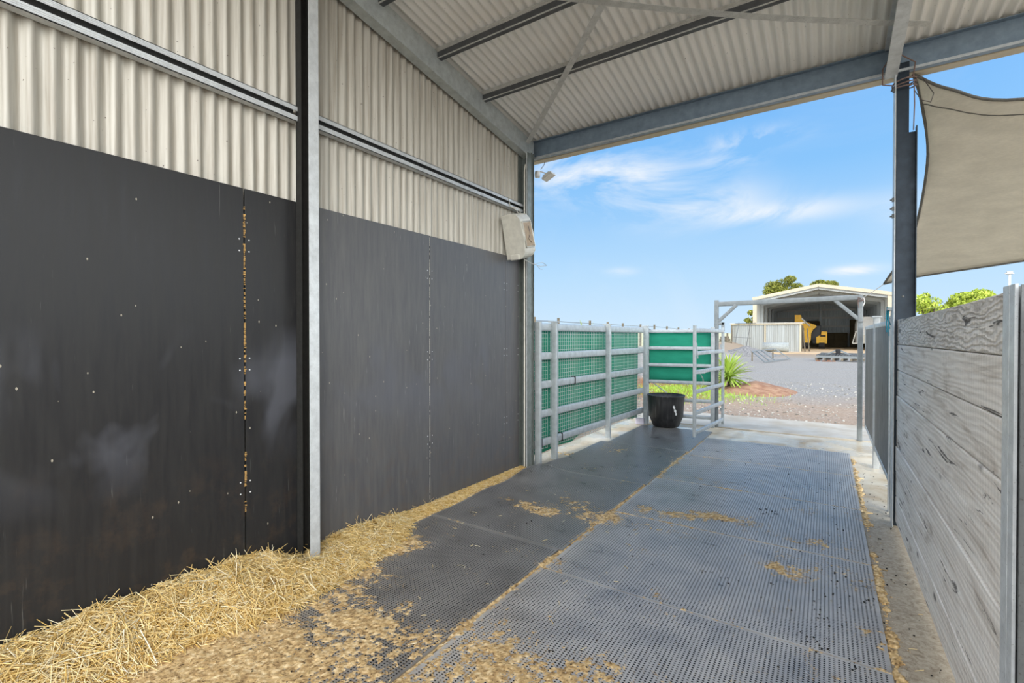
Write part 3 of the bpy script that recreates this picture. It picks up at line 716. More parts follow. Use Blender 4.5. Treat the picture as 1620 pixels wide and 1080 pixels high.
# a few stray stalks on the sawdust
n = 120; vs = []; 
mb = MB(); tl = []
for k in range(n):
    y = .8+random.random()**1.6*3.2; x = random.uniform(-2.5, -.9) if random.random() < .8 else random.uniform(.26, .44)
    a = random.uniform(0, PI); l = random.uniform(.006, .026); c, s = math.cos(a)*l, math.sin(a)*l; z = .019 if x < .25 else .004
    mb.tube([(x-c, y-s, z), (x+.004, y, z+.003), (x+c, y+s, z+.001)], .0013, 4); tl += [random.uniform(.5, 1)]*(len(mb.v)-len(tl))
mb.tint = tl[:len(mb.v)]
tag(mb.build('stray_straw', 'straw', base=(0, 0, 0)), 'single straw stalks lying scattered over mats and concrete edge', 'straw', kind='stuff')
# dark crumbs of dung and earth
mb = MB(); tl = []
def crumb(x, y, z, r, t):
    vs = []; 
    for la in (-1, -.35, .4, 1):
        for k in range(6):
            a = k*PI/3+la; rr = r*math.sqrt(max(0, 1-la*la*.9))*random.uniform(.75, 1.25); vs.append((x+rr*math.cos(a), y+rr*math.sin(a)*random.uniform(.8, 1.2), z+r*.8+la*r*.7))
    fs = [(i*6+k, i*6+(k+1) % 6, (i+1)*6+(k+1) % 6, (i+1)*6+k) for i in range(3) for k in range(6)]+[(5, 4, 3, 2, 1, 0), (18, 19, 20, 21, 22, 23)]
    mb.add(vs, fs); tl.extend([t]*24)
for k in range(360):
    y = 1.7+random.random()**1.2*5; x = random.uniform(-2.4, .24)
    if y < 2.6 and x > .1: continue
    crumb(x, y, .0145, random.uniform(.0015, .0055), random.uniform(0, .5) if random.random() < .85 else .95)
for cx, cy, m_, s_ in ((-.42, 4.55, 16, .05), (.02, 3.05, 14, .07), (-.02, 2.72, 12, .05), (.10, 2.63, 10, .04), (-.05, 3.62, 12, .09), (-.55, 3.2, 6, .05), (-.95, 2.0, 14, .07), (-1.9, .95, 40, .25), (.07, 3.3, 14, .12), (-1.95, 1.3, 20, .2)):
    for k in range(m_): crumb(random.gauss(cx, s_), random.gauss(cy, s_), .0145, random.uniform(.002, .0065), random.uniform(0, .45))
for k in range(60): crumb(random.uniform(.29, .44), random.uniform(2.2, 6.5), .001, random.uniform(.002, .006), random.uniform(0, .5))
mb.tint = tl
tag(mb.build('dung_crumbs', 'clod', base=(0, 0, 0)), 'small dark crumbs of dung and earth strewn over the rubber mats', 'crumbs', kind='stuff')

# ------------------------------------------------------------------ towel dispenser and flood light
root = thing('towel_dispenser', 'off-white tilted dispenser box hung on the wall corner above the lining', 'dispenser', (-2.83, 4.42, 2.37))
def rot_T(c, ax, ang): return Matrix.Translation(c) @ Matrix.Rotation(R(ang), 4, ax) @ Matrix.Translation(-Vector(c))
T = rot_T((-2.83, 4.42, 2.6), 'X', 15)
mb = MB(); mb.T = T
outl = [(-2.945, 2.37), (-2.80, 2.36), (-2.735, 2.385), (-2.705, 2.43), (-2.695, 2.60), (-2.72, 2.78), (-2.76, 2.835), (-2.83, 2.85), (-2.945, 2.84)]
mb.prism(outl, 'y', 4.31, 4.53); mb.build('body', 'offwhite', root, bevel=.022)
mb = MB(); mb.T = T; mb.add([(-2.686, 4.345, 2.49), (-2.686, 4.495, 2.49), (-2.702, 4.495, 2.74), (-2.702, 4.345, 2.74), (-2.700, 4.345, 2.49), (-2.700, 4.495, 2.49), (-2.718, 4.495, 2.74), (-2.718, 4.345, 2.74)],
        [(0, 1, 2, 3), (0, 4, 5, 1), (1, 5, 6, 2), (2, 6, 7, 3), (3, 7, 4, 0)]); mb.build('window', 'tan', root)
mb = MB(); mb.T = T
fr = [(-2.689, 4.335, 2.475), (-2.689, 4.505, 2.475), (-2.705, 4.505, 2.755), (-2.705, 4.335, 2.755)]
mb.tube(fr, .008, 8, closed=True); mb.build('window_frame', 'offwhite', root)
mb = MB(); mb.T = T; mb.box((-2.90, 4.295, 2.36), (-2.78, 4.35, 2.42)); mb.build('spout', 'offwhite', root, bevel=.012)
mb = MB()
mb.tube([(-2.69, 4.40, 2.70), (-2.685, 4.43, 2.62), (-2.685, 4.40, 2.56), (-2.685, 4.47, 2.53)], .0025, 5); mb.build('crack_wire', 'cable_dark', root)
for k, pts in enumerate(([(-2.92, 4.36, 3.02), (-2.905, 4.37, 2.93), (-2.86, 4.42, 2.90), (-2.84, 4.46, 2.84)], [(-2.91, 4.37, 2.93), (-2.84, 4.44, 2.92), (-2.82, 4.47, 2.83)])):
    mb = MB(); mb.tube(pts, .005, 6); tag(mb.build('hanging_cable', 'cable_pale'), 'pale cable looping from the girt down to the dispenser', 'cable', 'cables above the dispenser')
mb = MB(); mb.tube([(-2.80, 4.50, 2.36), (-2.78, 4.62, 2.33), (-2.74, 4.75, 2.31), (-2.72, 4.86, 2.33), (-2.74, 4.80, 2.36), (-2.78, 4.70, 2.34), (-2.78, 4.80, 2.29), (-2.80, 4.90, 2.30)], .003, 5)
tag(mb.build('tangled_wire', 'cable_pale'), 'thin tangled wire loops under the dispenser by the corner column', 'wire')
root = thing('flood_light', 'small white flood light with sensor under the eave at the corner', 'light', (-2.84, 4.98, 3.42))
mb = MB(); mb.T = rot_T((-2.8, 5.0, 3.42), 'Y', -25); mb.box((-2.86, 4.97, 3.40), (-2.72, 5.08, 3.43)); mb.box((-2.84, 4.98, 3.43), (-2.74, 5.07, 3.45)); mb.build('lamp_head', 'offwhite', root, bevel=.004)
mb = MB(); mb.lathe([(0, -.05), (.03, -.05), (.035, -.02), (.03, .02), (0, .03)], (-2.90, 4.95, 3.46), 14); mb.build('sensor', 'white', root)
mb = MB(); mb.tube([(-2.90, 4.94, 3.45), (-2.87, 4.97, 3.48), (-2.80, 5.0, 3.45)], .008, 6); mb.build('bracket', 'white', root)
mb = MB(); mb.tube([(-2.86, 4.96, 3.50), (-2.83, 4.99, 3.56), (-2.80, 4.97, 3.62)], .004, 5); mb.build('cable', 'cable_dark', root)

# ------------------------------------------------------------------ left rail fence
root = thing('rail_fence', 'galvanised cattle rail fence with wire mesh running out from the wall on the left', 'fence', (-2.75, 6.5, 0))
def fx(y): return -2.845+(y-5.19)*.06
postY = [4.83, 5.19, 6.70, 8.17]
for k, y in enumerate(postY):
    x = fx(y)+.05; mb = MB(); mb.bar((x, y, 0), (x, y, 1.68), .075, .05, up=(0, 1, 0), r=.008)
    if k: mb.box((x-.075, y-.03, 1.68), (x+.05, y+.03, 1.695))
    mb.build('post', 'rail', root)
for a, b in zip(postY[:-1], postY[1:]):
    for z in (.23, .575, .925, 1.27, 1.62):
        mb = MB(); mb.bar((fx(a), a+.0, z), (fx(b)-.0, b-.0, z), .045, .095, r=.02); mb.build('rail', 'rail', root)
    mb = MB(); xa, xb = fx(a)-.035, fx(b)-.035
    for z in np.arange(.14, 1.62, .05): mb.bar((xa, a+.03, z), (xb, b-.03, z), .004)
    for y in np.arange(a+.04, b-.02, .05): mb.bar((fx(y)-.035, y, .13), (fx(y)-.035, y, 1.62), .004)
    mb.build('wire_mesh', 'wire', root)
for y, z in ((5.75, .925), (5.42, .23), (4.95, .23)):
    mb = MB(); x = fx(y); mb.bar((x, y, z-.055), (x, y, z+.055), .062, .012, up=(0, 1, 0)); mb.build('cable_tie', 'black', root)
mb = MB(); nn = 70; ysl = np.linspace(4.92, 8.13, nn); vs = []
zl = [0, .25, .5, .75, 1.]
for i, y in enumerate(ysl):
    b = .12+.05*math.sin(y*2.1)+.07*float(fbm(np.array(y*2.2), np.array(1.), 41)) - (.03 if y < 6.5 else 0)
    for q in range(9):
        t = q/8; z = b+(1.60-b)*t; vs.append((fx(y)-.075+.012*math.sin(y*9+t*4)*(1-t*.5)-.02*(1-t)*0, y, z))
mb.add(vs, [(i*9+q, (i+1)*9+q, (i+1)*9+q+1, i*9+q+1) for i in range(nn-1) for q in range(8)], True)
tag(mb.build('shade_cloth', 'green_cloth', solid=.003), 'green shade cloth tied behind the wire mesh of the left rail fence', 'shade cloth')

# crossing fence at the far end of the lane
A = Vector((-2.62, 8.27, 0)); B = Vector((-1.50, 8.42, 0)); d = (B-A).normalized(); nrm = Vector((-d.y, d.x, 0))
root = thing('rail_fence', 'short six-rail galvanised fence crossing behind the black bucket', 'fence', tuple((A+B)/2))
for p in (A, B-d*.07):
    mb = MB(); mb.bar(tuple(p), (p.x, p.y, 1.66), .06, r=.008); mb.build('post', 'rail', root)
for z in (.16, .43, .73, 1.02, 1.31, 1.60):
    mb = MB(); mb.bar((A.x, A.y, z), (B.x-.08, B.y-.01, z), .035, .058, r=.012); mb.build('rail', 'rail', root)
for t_, z in ((.03, 1.60), (.44, 1.60), (.03, .73), (.46, .73), (.88, .73)):
    p = A+(B-A)*t_; mb = MB(); mb.bar((p.x, p.y, z-.034), (p.x, p.y, z+.034), .05, .012, up=(0, 1, 0)); mb.build('cable_tie', 'black', root)
mb = MB(); nn = 24; vs = []
for i in range(nn):
    p = A+(B-A)*(i/(nn-1)*.94+.01)+nrm*.045
    for q in range(9): vs.append((p.x+nrm.x*.006*math.sin(i*.9+q), p.y+nrm.y*.006*math.sin(i*.9+q), .73+.85*q/8))
mb.add(vs, [(i*9+q, (i+1)*9+q, (i+1)*9+q+1, i*9+q+1) for i in range(nn-1) for q in range(8)], True)
tag(mb.build('shade_cloth', 'green_cloth', solid=.003), 'smooth green shade cloth behind the rails beyond the bucket', 'shade cloth')
mb = MB(); mb.box((-2.74, 8.02, .01), (-2.60, 8.06, .11)); tag(mb.build('plastic_offcut', simple('lilac_plastic', (.55, .52, .62), .5)), 'small pale lilac offcut wedged under the rail fence by the bucket', 'offcut')
mb = MB(); mb.bar((-2.55, 8.30, .72), (-2.30, 8.40, .52), .018, r=.004); tag(mb.build('brace_rod', 'rail'), 'short diagonal rod above the black bucket', 'rod')

# gate standing open
H0 = Vector((-1.43, 8.50, 0)); F0 = Vector((-1.555, 7.04, 0))
root = thing('yard_gate', 'open galvanised six-rail gate swung inwards over the mats', 'gate', tuple(H0))
mb = MB(); mb.bar((F0.x, F0.y, .09), (F0.x, F0.y, 1.665), .042, .05, up=(0, 1, 0), r=.006); mb.build('stile', 'rail', root)
mb = MB(); mb.bar((H0.x, H0.y, .06), (H0.x, H0.y, 1.66), .042, .05, up=(0, 1, 0), r=.006); mb.build('stile', 'rail', root)
for z in (.14, .42, .72, 1.0, 1.27, 1.60):
    mb = MB(); mb.bar((F0.x, F0.y, z), (H0.x, H0.y, z), .034, .058, r=.012); mb.build('rail', 'rail', root)
for k, (z) in enumerate((.30, .62, .9, 1.2, 1.5)):
    pass
pts = [(F0.x+.03, F0.y-.01, .985)]
for k in range(11):
    t_ = k/10; mb = MB(); c = Vector((F0.x+.05+.05*math.sin(t_*3), F0.y+.05+.06*t_, 1.0-.22*t_))
    ring = [(c.x+.007*math.cos(a)*(k % 2), c.y+.007*math.cos(a)*((k+1) % 2), c.z+.013*math.sin(a)) for a in np.linspace(0, 2*PI, 10)[:-1]]
    mb.tube(ring, .0025, 5, closed=True); mb.build('chain_link', 'galv_dusty', root)
mb = MB(); mb.bar((F0.x+.02, F0.y, .99), (F0.x+.14, F0.y+.02, 1.0), .016, r=.004); mb.build('latch', 'galv_light', root)
mb = MB(); mb.bar((F0.x+.022, F0.y+.02, 1.42), (F0.x+.03, F0.y+.06, 1.20), .012, r=.003); mb.build('handle', 'galv_light', root)
for z in (.3, 1.35):
    mb = MB(); mb.bar((H0.x, H0.y-.02, z), (H0.x-.04, H0.y-.01, z), .02, .05); mb.build('hinge', 'galv', root)
# tall gate portal
root = thing('gate_portal', 'tall galvanised portal frame spanning the lane behind the gate', 'gate frame', (-.55, 8.5, 0))
for x, y in ((-1.53, 8.50), (.405, 8.53)):
    mb = MB(); mb.bar((x, y, 0), (x, y, 2.11), .062, r=.008); mb.build('post', 'steel_far', root)
mb = MB(); mb.bar((-1.52, 8.50, 2.045), (.40, 8.53, 2.075), .05, .075, r=.008); mb.build('beam', 'steel_far', root)
for a, b in (((-1.50, 8.5, 1.76), (-1.23, 8.5, 2.02)), ((.38, 8.53, 1.76), (.10, 8.53, 2.04))):
    mb = MB(); mb.bar(a, b, .05, r=.006); mb.build('knee_brace', 'steel_far', root)
mb = MB(); mb.bar((-1.53, 8.5, 1.72), (-1.41, 8.5, 1.72), .045, r=.006); mb.bar((-1.43, 8.5, 1.60), (-1.43, 8.5, 1.74), .045, r=.006); mb.build('hinge_bracket', 'steel_far', root)
mb = MB(); mb.bar((.405, 8.49, 1.72), (.405, 8.57, 1.72), .066, .012, up=(0, 0, 1)); mb.build('collar', 'galv_dark', root)
mb = MB(); 
for k in range(3): mb.tube([(.405+.04*math.cos(a), 8.53+.04*math.sin(a), 2.06-.018*k+.01*math.sin(a*2+k)) for a in np.linspace(0, 2*PI, 14)[:-1]], .005, 5, closed=True)
mb.tube([(.38, 8.49, 2.06), (.375, 8.48, 1.98), (.385, 8.48, 1.92)], .005, 5); tag(mb.build('tie_rope', 'pink_rope'), 'faded pink rope knotted round the top of the far portal post', 'rope')

# ------------------------------------------------------------------ right hand rubber-clad panels
for k, (ya, yb, lab) in enumerate(((6.88, 8.44, 'dark rubber-clad yard panel beside the far portal post'), (5.26, 6.82, 'dark rubber-clad yard panel nearer the tall steel post'))):
    root = thing('clad_panel', lab, 'yard panel', (.47, (ya+yb)/2, .2))
    mb = MB(); mb.box((.462, ya+.03, .26), (.47, yb-.03, 1.60)); mb.build('rubber_sheet', 'rubber_sheet', root)
    for a, b, n_ in (((.475, ya, .24), (.475, yb, .24), 'bottom_rail'), ((.475, ya, 1.625), (.475, yb, 1.625), 'top_rail')):
        mb = MB(); mb.bar(a, b, .035, .05, r=.008); mb.build(n_, 'rail', root)
    for y in (ya, yb):
        mb = MB(); mb.bar((.475, y, .2), (.475, y, 1.65), .035, .04, up=(0, 1, 0), r=.006); mb.build('stile', 'rail', root)
for x, y, h_, lab in ((.478, 6.85, 1.72, 'square capped galvanised post between the two rubber-clad panels'), (.462, 5.20, 1.66, 'slim dark galvanised post at the near end of the rubber-clad panels'), (.462, 5.06, 1.72, 'slim galvanised post with the teal rope, just beyond the tall dark post')):
    root = thing('yard_post', lab, 'post', (x, y, 0)); mb = MB(); mb.bar((x, y, 0), (x, y, h_), .06 if y > 6 else .035, .075 if y > 6 else .05, up=(0, 1, 0), r=.006); mb.build('shaft', 'galv', root)
    mb = MB(); mb.box((x-.045, y-.05, h_), (x+.045, y+.05, h_+.02)); mb.build('cap', 'rail', root, bevel=.004)
mb = MB()
for k in range(4):
    a = k*1.6; x, y = .448+.008*math.cos(a), 5.05+.025*math.sin(a)
    mb.tube([(x+.02, y, 1.74), (x-.02, y+.01, 1.73+.02*math.sin(k)), (x-.026, y+.012*math.cos(k), 1.66), (x-.014+.008*math.sin(k*2), y+.01, 1.60-.03*k)], .0035, 5)
tag(mb.build('teal_rope', 'teal_rope'), 'bunch of teal rope draped over the slim post beside the tall dark post', 'rope')

# ------------------------------------------------------------------ bucket
root = thing('feed_bucket', 'large black rubber bucket standing on the end of the mats by the fence', 'bucket', (-2.235, 8.06, .016))
mb = MB(); bz = .016
prof = [(0, .0), (.19, .0), (.21, .012), (.262, .145), (.270, .160), (.274, .168), (.290, .42), (.297, .50), (.304, .512), (.304, .524), (.294, .526), (.280, .42), (.26, .17), (.20, .02), (0, .02)]
mb.lathe(prof, (-2.235, 8.06, bz), 56); mb.build('tub', 'bucket', root)
mb = MB(); a0 = R(-50)
for k in range(5):
    a = a0+k*.035; rr = .289; mb.T = Matrix.Translation((-2.235+rr*math.cos(a), 8.06+rr*math.sin(a), bz+.36-.03*k+.012*(k % 2))) @ Matrix.Rotation(a, 4, 'Z'); mb.box((-.006, -.012, -.018), (.001, .012, .018))
mb.build('label_scrap', 'white', root)

# ------------------------------------------------------------------ shade sail
def cr(P, t):
    """Catmull-Rom through P, t in 0..1"""
    P = [Vector(p) for p in P]; n = len(P)-1; s = min(t*n, n-1e-6); i = int(s); f = s-i
    p0 = P[i-1] if i else P[0]*2-P[1]; p1, p2 = P[i], P[i+1]; p3 = P[i+2] if i+2 <= n else P[n]*2-P[n-1]
    return .5*((2*p1)+(p2-p0)*f+(2*p0-5*p1+4*p2-p3)*f*f+(3*p1-p0-3*p2+p3)*f**3)
eL = [(.565, 4.93, 3.58), (.67, 5.35, 3.48), (.80, 6.05, 3.17), (.79, 6.95, 2.60), (.60, 7.62, 2.17)]
eT = [(.565, 4.93, 3.58), (.81, 5.10, 3.47), (1.30, 5.42, 3.39), (2.6, 5.5, 3.35), (4.8, 4.9, 3.55)]
eB = [(.60, 7.62, 2.17), (.87, 7.60, 2.23), (1.41, 7.50, 2.29), (2.8, 7.35, 2.42), (4.8, 8.0, 2.45)]
eR = [(4.8, 4.9, 3.55), (4.4, 6.4, 3.1), (4.8, 8.0, 2.45)]
nu, nv = 40, 30; vs = []
for i in range(nu+1):
    u_ = i/nu
    for j in range(nv+1):
        v_ = j/nv
        p = (1-v_)*cr(eT, u_)+v_*cr(eB, u_)+(1-u_)*cr(eL, v_)+u_*cr(eR, v_)-((1-u_)*(1-v_)*Vector(eT[0])+u_*(1-v_)*Vector(eT[-1])+(1-u_)*v_*Vector(eB[0])+u_*v_*Vector(eB[-1]))
        w = .006*math.sin(v_*26+3*math.sin(u_*5))*math.exp(-u_*3)
        vs.append((p.x, p.y, p.z+w))
root = thing('shade_sail', 'sand coloured shade sail stretched outside beyond the sleeper wall', 'shade sail', (.6, 4.95, 2.17))
mb = MB(); mb.add(vs, [(i*(nv+1)+j, (i+1)*(nv+1)+j, (i+1)*(nv+1)+j+1, i*(nv+1)+j+1) for i in range(nu) for j in range(nv)], True)
mb.build('fabric', 'sail', root, solid=.002)
for e in (eL, eT, eB):
    mb = MB(); mb.tube([cr(e, i/30) for i in range(31)], .012, 6); mb.build('hem', 'hem', root)
def sail_pt(u_, v_): i = u_*nu; a = int(min(i, nu-1)); j = v_*nv; b_ = int(min(j, nv-1)); f_, g_ = i-a, j-b_; q = lambda m, n_: Vector(vs[m*(nv+1)+n_]); return (q(a, b_)*(1-f_)+q(a+1, b_)*f_)*(1-g_)+(q(a, b_+1)*(1-f_)+q(a+1, b_+1)*f_)*g_
mb = MB(); mb.tube([sail_pt(k/40, .255-.135*min(1, k/40/.4)**.7)+Vector((0, -.003, -.003)) for k in range(41)], .005, 5); mb.build('seam', 'hem', root)
mb = MB(); mb.tube([(.60, 7.62, 2.17), (.50, 8.1, 2.10), (.41, 8.50, 2.05)], .005, 5); mb.tube([(.44, 8.46, 2.06), (.45, 8.44, 2.0), (.43, 8.44, 1.94)], .006, 5)
tag(mb.build('sail_rope', 'white_rope'), 'thin white rope from the sail corner to the far portal post', 'rope')
mb = MB()
for k in range(3): mb.tube([(.50+.075*math.cos(a), 4.87+.07*math.sin(a), 3.47+.02*k+.012*math.sin(a+k)) for a in np.linspace(0, 2*PI, 16)[:-1]], .005, 5, closed=True)
mb.tube([(.56, 4.84, 3.50), (.565, 4.93, 3.58)], .005, 5); mb.tube([(.55, 4.82, 3.52), (.56, 4.80, 3.62), (.47, 4.79, 3.70)], .005, 5)
mb.tube([(.36, 4.80, 3.50), (.36, 4.79, 3.62), (.42, 4.79, 3.72)], .005, 5); mb.tube([(.36, 4.80, 3.50), (.43, 4.79, 3.47)], .005, 5)
mb.tube([(.555, 4.81, 3.48), (.557, 4.80, 3.3), (.552, 4.80, 3.1)], .004, 5)
tag(mb.build('sail_rope', 'pink_rope'), 'brown rope lashed round the head of the tall dark post and rafter end', 'rope')
mb = MB(); mb.tube([(.555, 4.82, 3.42), (.60, 4.83, 3.33), (.66, 4.86, 3.31), (.68, 4.88, 3.38), (.62, 4.90, 3.52)], .003, 5)
tag(mb.build('cable_loop', 'cable_dark'), 'dark thin cable loop hanging by the sail corner', 'cable')

# ------------------------------------------------------------------ plants
def leaf_strip(mb, tl, c, az, el, ln, w, droop, t):
    n = 6; vs = []; d = Vector((math.cos(az), math.sin(az), 0)); s = Vector((-math.sin(az), math.cos(az), 0)); p = Vector(c); e = el
    for i in range(n+1):
        f = i/n; ww = w*(.55+.9*f)*(1-f**3)+.001 if f < 1 else .001
        up = Vector((-d.x*math.sin(e), -d.y*math.sin(e), math.cos(e)))
        vs += [p-s*ww+up*ww*.5, p, p+s*ww+up*ww*.5]; p = p+(d*math.cos(e)+Vector((0, 0, math.sin(e))))*ln/n; e -= droop/n
    mb.add(vs, [(i*3+q, i*3+q+1, i*3+q+4, i*3+q+3) for i in range(n) for q in range(2)], True); tl.extend([t]*len(vs))
def cordyline(x, y, z0, stem, ln, nleaf, lab, seed):
    rr = random.Random(seed); root = thing('cordyline_plant', lab, 'plant', (x, y, z0))
    mb = MB(); mb.tube([(x, y, z0-.05), (x+.02, y, z0+stem*.5), (x, y, z0+stem+.03)], [.05, .045, .03], 8); mb.build('stem', 'bark', root)
    mb = MB(); tl = []
    for k in range(nleaf):
        f = k/nleaf; el = R(-25+110*f+rr.uniform(-9, 9)); leaf_strip(mb, tl, (x, y, z0+stem*(.75+.3*f)), rr.uniform(0, 2*PI), el, ln*rr.uniform(.75, 1.1), .024, R(rr.uniform(20, 60)), min(1, max(0, rr.gauss(.55, .22))))
    mb.tint = tl; mb.build('leaves', 'leaf_palm', root)
cordyline(-2.36, 14.9, .0, .35, .80, 170, 'spiky bright green cordyline on the red earth behind the gate', 3)
cordyline(-4.95, 8.75, 0., 1.1, .75, 34, 'leaf tips of a spiky plant showing above the fence beside the column', 5)
cordyline(-5.2, 11.2, 0.1, 1.05, .75, 40, 'leaf tips of a spiky plant above the middle of the left fence', 6)
# grass
n = 26000; x = rng.uniform(-5.5, -.7, n); y = rng.uniform(10.2, 18.5, n)
f = np.exp(-(((x+3.1)/1.5)**2+((y-14.2)/2.0)**2)**1.5)+.10*np.exp(-(((x+1.8)/.5)**2+((y-12.8)/.8)**2)); k = rng.random(n) < f*(.5+fbm(x*2, y*2, 120)*.9)
x, y = x[k], y[k]; n = len(x); z = ground_z(x, y)-.01; h = rng.uniform(.03, .11, n); a = rng.uniform(0, 2*PI, n); lx, ly_ = rng.normal(0, .03, n), rng.normal(0, .03, n); w = .008
V = np.stack([np.stack([x-np.cos(a)*w, y-np.sin(a)*w, z], 1), np.stack([x+np.cos(a)*w, y+np.sin(a)*w, z], 1), np.stack([x+lx, y+ly_, z+h], 1)], 1).reshape(-1, 3)
o = npmesh('grass', V, [np.arange(3*n).reshape(-1, 3)], 'grass', np.repeat(np.clip(rng.normal(.6, .2, n), 0, 1), 3))
tag(o, 'short bright green grass patch beyond the bucket and rails', 'grass', kind='stuff')
# stones on the dirt
mb = MB(); tl = []
for k in range(1100):
    y = 9.95+random.random()**1.8*9; x = random.uniform(-3.2, .9)*(y/9.5); z = float(ground_z(np.array(x), np.array(y)))
    crumb(x, y, z-.01, random.uniform(.006, .026), random.choice([.80, .86, .9, .95, 1.]))
mb.tint = tl; tag(mb.build('loose_stones', 'clod', base=(0, 0, 0)), 'loose grey stones on the dirt beyond the concrete apron', 'stones', kind='stuff')
def tree(name, lab, x, y, z0, htop, crown, seed, mat, nl=5200, ls=.28, group=None, cut=None):
    rr = np.random.default_rng(seed); root = thing(name, lab, 'tree', (x, y, z0), group)
    mb = MB(); mb.tube([(x, y, z0), (x+.2, y, z0+htop*.35), (x-.1, y, z0+htop*.7)], [.35, .25, .12], 8)
    for k in range(5):
        a = k*1.25; mb.tube([(x, y, z0+htop*.4), (x+crown*.35*math.cos(a), y+crown*.35*math.sin(a), z0+htop*.62), (x+crown*.6*math.cos(a), y+crown*.6*math.sin(a), z0+htop*.78)], [.15, .1, .04], 6)
    mb.build('trunk', 'bark', root)
    nc = 16; cc = rr.normal(size=(nc, 3)); cc /= np.linalg.norm(cc, axis=1, keepdims=True); cc = cc*np.array([crown*.62, crown*.62, htop*.20])+np.array([x, y, z0+htop*.76])
    rad = rr.uniform(.22, .42, nc)*crown; idx_ = rr.integers(0, nc, nl); dd = rr.normal(size=(nl, 3)); dd /= np.linalg.norm(dd, axis=1, keepdims=True)
    P = cc[idx_]+dd*(rad[idx_]*rr.uniform(.7, 1.05, nl))[:, None]*np.array([1, 1, .7])
    P[:, 2] += (z0+htop)-P[:, 2].max()
    A_ = rr.normal(size=(nl, 3)); A_ /= np.linalg.norm(A_, axis=1, keepdims=True); B_ = np.cross(A_, rr.normal(size=(nl, 3))); B_ /= np.linalg.norm(B_, axis=1, keepdims=True)
    s = (rr.uniform(.5, 1.2, nl)*ls)[:, None]
    V = np.stack([P-A_*s, P+B_*s*.5, P+A_*s, P-B_*s*.5], 1).reshape(-1, 3)
    ob = npmesh('crown', V-np.array([x, y, z0]), [np.arange(4*nl).reshape(-1, 4)], mat, np.repeat(np.clip(rr.normal(.5, .22, nl), 0, 1), 4)); ob.parent = root
TH = R(33.4)
def at(px, d, z=0.):
    l = (px-810)/755*d; return Vector((-math.sin(TH)*d+math.cos(TH)*l, math.cos(TH)*d+math.sin(TH)*l, z))
for px, d, top, cw, sd, lab in ((1239, 110, 15.6, 4.6, 1, 'broad gum tree crown rising behind the left side of the machinery shed roof'),
                            (1302, 112, 15.0, 4.4, 2, 'gum tree crown showing behind the peak of the machinery shed'),
                            (1280, 125, 14.6, 3.0, 8, 'low sliver of tree crown between the two gum trees behind the shed')):
    p = at(px, d); tree('gum_tree', lab, p.x, p.y, 0, top, cw, sd, 'leaf_gum', nl=9000, ls=.24, group='gum trees behind the machinery shed')
p = at(1190, 90); tree('gum_tree', 'small tree just left of the machinery shed corner post', p.x, p.y, 0, 6.5, 1.4, 4, 'leaf_gum', 1200, .3)
p = at(1471, 60); tree('garden_tree', 'loose leafed tree beyond the sleepers, beside the tall dark post', p.x, p.y, 0, 7.0, 2.1, 5, 'leaf_light', 1500, .22)
p = at(1545, 60); tree('garden_tree', 'dense light green tree crown above the middle of the sleeper wall', p.x, p.y, 0, 7.4, 3.6, 6, 'leaf_light', 7000, .24)
p = at(1596, 50); root = thing('light_pole', 'tall thin pole with a flat head above the sleepers at the right', 'pole', tuple(p))
mb = MB(); mb.tube([p, p+Vector((0, 0, 8.2))], .12, 10); mb.build('mast', 'galv_light', root)
mb = MB(); mb.box((p.x-.22, p.y-.22, 8.1), (p.x+.22, p.y+.22, 8.36)); mb.bar((p.x-.38, p.y-.25, 8.15), (p.x+.38, p.y+.25, 8.15), .1); mb.build('head', 'galv_dusty', root)

# ------------------------------------------------------------------ far yard
# line of fence posts on the bank
plist = [(845, 15, 501), (883, 17, 503), (933, 19.5, 507), (961, 22.5, 509), (985, 25.5, 511), (1013, 29, 513), (1035, 33, 513.5), (1055, 37, 516), (1073, 42, 518), (1090, 47, 519.5)]
ends = []
for k, (px, d_, yy) in enumerate(plist):
    p = at(px, d_); zt = 1.5+(533-yy)/755*d_; z0 = float(ground_z(np.array(p.x), np.array(p.y)))-.1
    mb = MB(); mb.tube([(p.x, p.y, z0), (p.x+.01, p.y, zt)], .028+.0012*d_, 8)
    lab = 'old timber fence post behind the left fence, ' + ['nearest, close to the corner column', 'second along the wire line from the column', 'third along the wire line', 'fourth along the wire line', 'fifth along the wire line', 'sixth, above the fence corner', 'seventh, just right of the fence corner', 'eighth along the wire line', 'ninth, next to last of the wire line', 'tenth and farthest visible'][k]
    tag(mb.build('fence_post', 'old_timber'), lab, 'fence post', 'old timber posts of the wire line fence'); ends.append((p.x, p.y, zt-.12))
mb = MB(); mb.tube(ends, .012, 5); mb.tube([(a, b, c-.3) for a, b, c in ends], .012, 5)
tag(mb.build('fence_wire', 'galv_dark'), 'wires strung between the old timber posts behind the left fence', 'wire')

